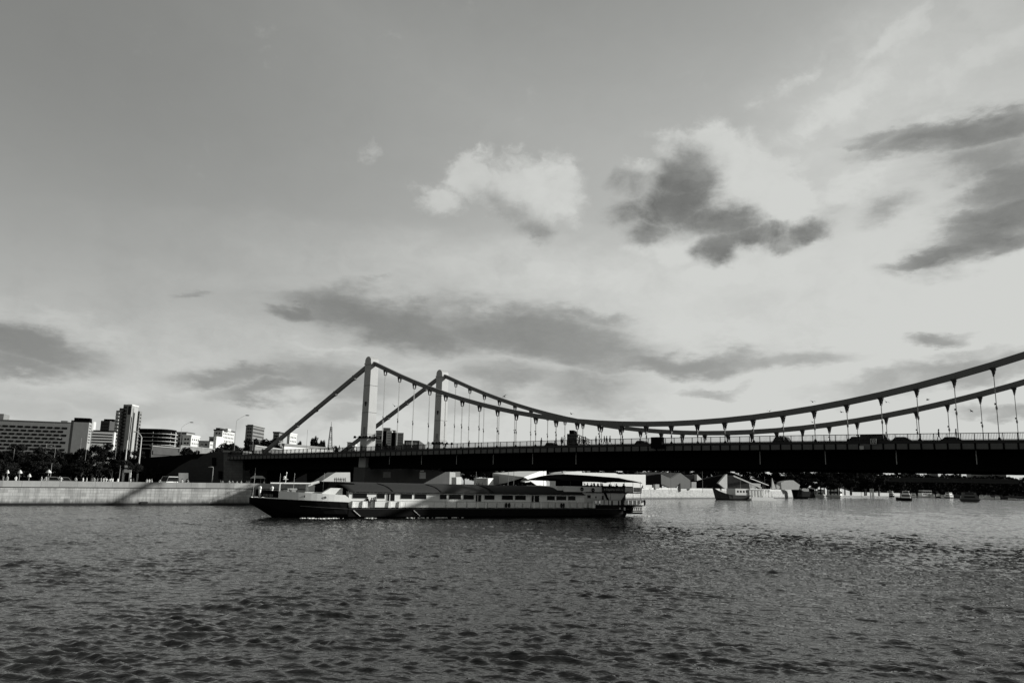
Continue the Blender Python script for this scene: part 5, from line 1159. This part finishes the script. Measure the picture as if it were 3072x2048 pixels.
# ------------------------------------------------------------------ on the bridge
def onbridge(px, y, off): a, z = bpx(px, y, off); return bw2(a, off, fbz(a) + 1.42), a
for px, pose, lab in [(986, 'walk', 'dark pedestrian on the bridge left of the near tower, first from the left'), (1019, 'walk', 'dark pedestrian on the bridge halfway to the near tower'), (1086, 'stand', 'dark pedestrian on the bridge in front of the near tower'), (1405, 'lean', 'dark person leaning on the bridge railing left of the office twins gap'), (1624, 'stand', 'single dark pedestrian left of the low car on the bridge'),
        (1668, 'walk', 'dark walker right of the low car on the bridge'), (1684, 'stand', 'left of two dark pedestrians walking close together on the bridge'), (1689, 'walk', 'right of two dark pedestrians walking close together on the bridge'), (1738, 'walk', 'dark walker in front of the office tower behind the bridge'), (1750, 'stand', 'dark pedestrian at the right edge of the office tower'),
        (1756, 'walk', 'tall dark pedestrian just right of the office tower'), (1788, 'stand', 'single dark pedestrian between the pair and the trio on the bridge'), (1813, 'walk', 'left walker of the trio on the bridge'), (1820, 'stand', 'middle walker of the trio on the bridge'), (1830, 'walk', 'right walker of the trio on the bridge'),
        (2044, 'raise', 'dark figure with an arm raised right of the black box'), (2818, 'walk', 'dark walker near the right edge, left of the last two'), (2870, 'stand', 'dark walker near the right edge beside a hanger')]:
    P_, a = onbridge(px, 1325, -3.6); person(P_, TH + (math.pi / 2 if px % 2 else -math.pi / 2), pose, 'd', lab, 'pedestrians on the bridge', 1.03)
for px, L, H, van, lab in [(1658, 4.6, 1.75, False, 'dark low car on the bridge behind the first pedestrians'), (1930, 4.4, 1.7, False, 'dark low car on the bridge left of the black box'), (2352, 4.9, 2.0, False, 'dark tall car on the bridge right of centre'), (2580, 4.6, 1.75, False, 'dark car left of the speed sign'), (2628, 4.9, 2.15, True, 'dark van behind the square speed sign'), (2712, 4.6, 1.6, False, 'dark low car right of the speed sign'), (2862, 4.6, 1.5, False, 'dark low car behind the walkers near the right edge')]:
    P_, a = onbridge(px, 1330, 11.5); car(P_, TH, lab, M_CARD, L, van, H=H)
def rail_sign(px0, px1, y0, y1, m, label, thick=.15, off=-OUT - .35, name='sign_board'):
    a0, z0 = bpx(px0, y1, off); a1, z1 = bpx(px1, y0, off); o = MB().box(0, a1 - a0, 0, thick, z0, z1).build(name, m, None); o.location = bw2(a0, off, 0); o.rotation_euler = (0, 0, TH); tag(o, label, 'sign'); return o, a1 - a0, z0, z1
rail_sign(1952.5, 1985, 1310, 1344, M_IRON, 'big black box hung on the outside of the bridge railing', 1.0, -OUT - 1.05, 'signal_box')
o, w_, z0, z1 = rail_sign(2611.5, 2629, 1315, 1331, M_IRON, 'small black number sign with pale outline on the bridge railing')
for s_ in (MB().box(0, w_, -.02, 0, z1 - .06, z1), MB().box(0, w_, -.02, 0, z0, z0 + .06), MB().box(0, .06, -.02, 0, z0 + .06, z1 - .06), MB().box(w_ - .06, w_, -.02, 0, z0 + .06, z1 - .06), MB().box(w_ * .47, w_ * .53, -.02, 0, z0 + .06, z1 - .06)): s_.build('outline', M_OFFW, o)
text('3', .72, 'digit', o, M_OFFW, (w_ * .10, -.02, z0 + .18)); text('0', .72, 'digit', o, M_OFFW, (w_ * .60, -.02, z0 + .18))
rail_sign(2579, 2591, 1337, 1347.5, mat('dull_white', .42), 'small pale square plate on the bridge fascia', .1, -OUT - .2)
# birds
bm_ = MB().ball((0, 0, 0), .3, .1, .09, 8, 5).add([(-.05, 0, .03), (.15, 0, .03), (.05, .38, .22), (-.10, .36, .22), (-.22, .78, .10)], [(0, 1, 2, 3), (3, 2, 4)]).add([(-.05, 0, .03), (.15, 0, .03), (.05, -.38, .22), (-.10, -.36, .22), (-.22, -.78, .10)], [(0, 3, 2, 1), (3, 4, 2)]).mesh('gull', M_BIRD)
for px, y, lab in [(1184, 1218, 'dark bird flying between the two left towers'), (1513, 1189, 'bird above the far chain left of centre'), (1714, 1241, 'pair-winged bird above the dip of the chains'), (2309, 1233, 'bird skimming above the near chain at right'), (2438, 1205, 'bird hovering above the near chain further right'), (2524, 1236, 'small bird under the near chain right of centre'), (2659, 1206, 'bird between the chains beside the second hanger from it'), (2783, 1199, 'bird between near and far chain at right'), (2914, 1233, 'faint small bird low between the chains near the right edge'), (2437, 1266, 'bird perched flying beside a hanger at right')]:
    o = put('bird', bm_, None, at(px, y, 150)); o.rotation_euler = (tr.uniform(-.5, .5), tr.uniform(-.3, .3), tr.uniform(0, 6.28)); tag(o, lab, 'bird')
# ------------------------------------------------------------------ boats
def boat(name, label, px, yw, wpx, hpx, rz, hull=M_HULL, top=M_SHIPW, style='cruiser', Y=None, cat='boat', asp=3.2):
    P_ = onz(px, yw) if Y is None else None
    if P_ is None or P_.y > 1500 or P_.y < 0: 
        Yq = Y or 1500; a = at(px, yw, Yq); P_ = Vector((a.x, a.y, 0))
    k = P_.y / F; rz = rad(rz); vd = Vector((P_.x, P_.y)).normalized()
    c = abs(math.cos(rz) * vd.y - math.sin(rz) * vd.x); s = math.sqrt(max(0, 1 - c * c)); L = wpx * k / (c + s / asp); B = L / asp; H = hpx * k
    o = empty(name, (P_.x, P_.y, 0), rz, label, cat); fb = min(H * .36, 2.4); st = []; n = 9
    m = MB(); rings = []
    for i in range(n):
        q = i / (n - 1); x = lerp(-L / 2, L / 2, q); b_ = B / 2 * (1 if q < .55 else max(.04, 1 - ((q - .55) / .45) ** 2)); zs = fb * (1 + .35 * max(0, q - .5)); kx = x - (.0 if q < .9 else 0)
        rings.append([(x, -b_, zs), (x, -b_ * .82, fb * .1), (x, 0, -.4), (x, b_ * .82, fb * .1), (x, b_, zs)])
    m.loft(rings)
    for i in range(n - 1): m.f.append((i * 5, (i + 1) * 5, (i + 1) * 5 + 4, i * 5 + 4))
    m.f.append(tuple(range(5))); m.build('hull', hull, o)
    if style == 'cruiser':
        lv = [(-.42, .18, .40, fb, fb + (H - fb) * .42), (-.36, .08, .34, fb + (H - fb) * .42, fb + (H - fb) * .78)]
        for x0, x1, w_, z0, z1 in lv:
            cb = MB().frust(x0 * L, x1 * L, -w_ * B, w_ * B, z0, z1, (x1 - x0) * L * .04, .02 * B).build('cabin', top, o); zz0, zz1 = lerp(z0, z1, .40), lerp(z0, z1, .82)
            for sy in (-1, 1):
                y = sy * (w_ * B + .01); MB().box((x0 + .05) * L, (x1 - .06) * L, min(y, y - sy * .12), max(y, y - sy * .12), zz0, zz1).build('window_band', M_GLASS, cb)
            MB().box(x0 * L - .02, x0 * L + .25, -w_ * B * .62, w_ * B * .62, zz0, zz1).build('stern_window', M_GLASS, cb); MB().box(x1 * L - .3, x1 * L + .02, -w_ * B * .8, w_ * B * .8, zz0, zz1).build('front_window', M_GLASS, cb)
        MB().tube((-.15 * L, 0, fb + (H - fb) * .78), (-.18 * L, 0, H), .09, .04, 6).build('mast', top, o)
    if style == 'ferry':
        z1 = fb + (H - fb) * .55; cb = MB().box(-.42 * L, .30 * L, -.42 * B, .42 * B, fb, z1).build('saloon', top, o)
        for i in range(6):
            for sy in (-1, 1): y = sy * (.42 * B + .02); MB().box(lerp(-.4, .24, i / 6) * L, lerp(-.4, .24, i / 6) * L + .075 * L, min(y, y - sy * .1), max(y, y - sy * .1), lerp(fb, z1, .35), lerp(fb, z1, .85)).build('window', M_GLASS, cb)
        MB().box(-.43 * L, .25 * L, -.43 * B, .43 * B, H * .94, H).build('sun_roof', top, o)
        for i in range(5):
            for sy in (-.4, .4): MB().tube((lerp(-.4, .22, i / 4) * L, sy * B, z1), (lerp(-.4, .22, i / 4) * L, sy * B, H * .95), .07, n=5).build('post', top, o)
    if style == 'barge': 
        MB().box(-.4 * L, .3 * L, -.4 * B, .4 * B, fb, H * .85).build('deckhouse', top, o); MB().prism([(-.45 * L, H), (-.45 * L, H * .9), (.35 * L, H * .78), (.35 * L, H * .88)], -.45 * B, .45 * B).build('roof', M_SHIPW, o)
    return o
boat('motor_yacht', 'big white motor yacht seen from its dark windowed stern', 2506, 1491, 56, 38, 62, M_SHIPW, M_SHIPW, 'cruiser', asp=2.6)
boat('motor_boat', 'white motor boat squeezed left of the big white yacht', 2464, 1491, 30, 28, 62, M_SHIPG, M_SHIPW, 'cruiser', asp=2.4)
boat('roofed_barge', 'dark barge with a white sloping roof on the far quay', 2430, 1491, 40, 30, 30, M_HULL, M_BLACK, 'barge')
boat('small_boat', 'small dark-hulled boat left of the near little cruiser', 2672, 1489, 26, 20, 60, M_HULL, M_SHIPG, 'cruiser', asp=2.2)
boat('little_cruiser', 'little cruiser with black hull and white wheelhouse on open water', 2712, 1501, 44, 34, 150, M_HULL, M_SHIPW, 'cruiser', asp=2.4)
boat('passenger_ferry', 'white double-deck passenger ferry left of the middle far boats', 2773, 1487, 48, 20, 200, M_SHIPW, M_SHIPW, 'ferry')
boat('small_boat', 'small grey launch right of the white ferry', 2814, 1491, 17, 14, 100, M_HULL, M_SHIPG, 'cruiser', asp=2)
boat('small_boat', 'launch with white side left of the big dark ferry', 2850, 1494, 32, 20, 40, M_TRIM, M_SHIPW, 'cruiser', asp=2.6)
boat('dark_ferry', 'big dark ferry showing its broad stern at right', 2908, 1504, 58, 32, 62, mat('ferry_dark_paint', .05), mat('ferry_grey_paint', .12), 'cruiser', asp=2)
boat('small_boat', 'small white boat just right of the big dark ferry', 2944, 1488, 14, 12, 60, M_SHIPW, M_SHIPW, 'cruiser', asp=2.2)
boat('speed_boat', 'white speed boat heading right beyond the dark ferry', 2966, 1489, 30, 12, -12, M_SHIPW, M_SHIPW, 'cruiser')
boat('small_boat', 'little white boat left of the row at the far bend', 2636, 1483, 22, 14, 20, M_SHIPG, M_SHIPG, 'ferry')
for lab, a in [('tiny white launch closest to the three pale posts', (2594, 1484, 18, 11, 70)), ('tiny grey launch behind the small dark-hulled boat', (2654, 1486, 16, 11, 60)), ('tiny white boat squeezed right of the little cruiser', (2741, 1487, 18, 14, 60)),
        ('tiny grey boat behind the white ferry stern', (2798, 1488, 14, 12, 60)), ('tiny pale boat left of the white sided launch', (2830, 1490, 14, 10, 60)), ('tiny white boat furthest right beyond the speed boat', (2992, 1491, 16, 9, 60)), ('small moored white boat against the pale quay right of the yacht', (2560, 1484, 22, 12, 50))]:
    boat('small_boat', lab, a[0], a[1], a[2], a[3], a[4], M_SHIPG, M_SHIPW, 'cruiser', asp=2.2)
P_ = onz(3032, 1499); t = empty('pontoon', (P_.x, P_.y, 0), 0, 'low grey landing pontoon at the right edge', 'pontoon'); MB().box(-8, 9, -3, 3, -.4, .9).build('float', M_DCONC, t); MB().box(-7, 8.5, -2.6, 2.6, .9, 1.1).build('deck', M_MID, t); MB().box(-3, 8, -1.5, 1.5, 1.1, 2.6).build('shed', M_OFFW, t)
# moored dark ship, bow on
P_ = onz(2380, 1494); k = P_.y / F
t = empty('moored_ship', (P_.x, P_.y, 0), rad(215), 'moored ship with a black bow and pale stem left of the roofed barge', 'ship')
rg = []
for q in np.linspace(0, 1, 8):
    x = lerp(0, -20, q); b_ = 4.2 * min(1, (q * 2.2) ** .6 + .03); zs = lerp(9.2, 6.2, min(1, q * 1.8)); rg.append([(x + (2.4 * (1 - q)), -b_, zs), (x, -b_ * .7, 1.5), (x, 0, -.5), (x, b_ * .7, 1.5), (x + (2.4 * (1 - q)), b_, zs)])
m = MB().loft(rg)
for i in range(7): m.f.append((i * 5, (i + 1) * 5, (i + 1) * 5 + 4, i * 5 + 4))
m.f.append(tuple(range(5))); m.build('hull', M_HULL, t); MB().beam((2.5, 0, 9.2), (.1, 0, .6), .25, .3).build('stem', M_MID, t)
MB().box(-18, -8, -3.5, 3.5, 6.2, 8.6).build('deckhouse', M_GREY, t)
# moored floating bar
A = onz(2140, 1495); B = onz(2310, 1500); rz = math.atan2(B.y - A.y, B.x - A.x)
P_ = onz(2225, 1499); L = 176 * P_.y / F; k = P_.y / F; L *= 1.32; t = empty('floating_bar', (P_.x + 1, P_.y + 4, 0), rad(30), 'moored floating bar with raised dark bow and white open terrace', 'boat')
m = MB(); rg = []
for q in np.linspace(0, 1, 10):
    x = lerp(-.5 * L, .08 * L, q); b_ = 4.5 * min(1, (q * 2.5) ** .6 + .05); zs = lerp(7.6, 3.0, min(1, q * 2.6) ** .6); rg.append([(x, -b_, zs), (x + .05 * L * (1 - q), -b_ * .75, .6), (x + .07 * L * (1 - q), 0, -.5), (x + .05 * L * (1 - q), b_ * .75, .6), (x, b_, zs)])
m.loft(rg)
for i in range(9): m.f.append((i * 5, (i + 1) * 5, (i + 1) * 5 + 4, i * 5 + 4))
m.f.append(tuple(range(5))); m.build('hull', mat('tarred_hull', .07), t)
MB().box(-.18 * L, .05 * L, -3.8, 3.8, 3.0, 7.0).build('cabin', M_OFFW, t)
for i in range(4): MB().box(-.15 * L + i * 2.6, -.15 * L + i * 2.6 + 1.3, -3.87, -3.8, 4.6, 5.8).build('window', M_GLASS, t)
MB().box(.05 * L, .5 * L, -6.2, 4, -.3, .9).build('pontoon', M_OFFW, t); MB().box(.06 * L, .40 * L, -4.8, 3.8, 6.6, 7.0).build('terrace_roof', M_WHITE, t)
for i in range(8): MB().box(.07 * L + i * .054 * L, .07 * L + i * .054 * L + .35, -4.8, -4.5, .9, 6.6 if i < 7 else 5.5).build('terrace_post', M_WHITE, t)
MB().box(.06 * L, .30 * L, -4.2, 3, .9, 6.5).build('white_cabin', M_WHITE, t); MB().box(.06 * L, .45 * L, -6.15, -6.0, 1.0, 2.0).build('terrace_rail', M_OFFW, t)
for x in (-.01 * L, .40 * L): MB().tube((x, 0, 3), (x, 0, 15.5 if x < 0 else 12), .15, .08, 6).build('mast', M_MID, t)
for i in range(7): q = .08 * L + i * 3.0; c_ = Vector((P_.x + 1 + q * math.cos(rad(30)) + 5.3 * math.sin(rad(30)), P_.y + 4 + q * math.sin(rad(30)) - 5.3 * math.cos(rad(30)), .9)); person(c_, i * 2.2, ('stand', 'sit', 'walk')[i % 3], 'dld'[i % 3], 'bar guest, ' + ORD[i] + ' from the left on the white floating terrace', 'guests on the floating bar terrace', 1.1)
for px in (2611, 2616, 2620):
    a = at(px * 1.0, 1470, 1300); o = MB().box(-.6, .6, -.6, .6, 0, 13).build('mooring_post', M_OFFW); o.location = (a.x, a.y, 0); tag(o, ['left', 'middle', 'right'][(px - 2611) // 4] + ' one of three pale posts at the river bend', 'post')
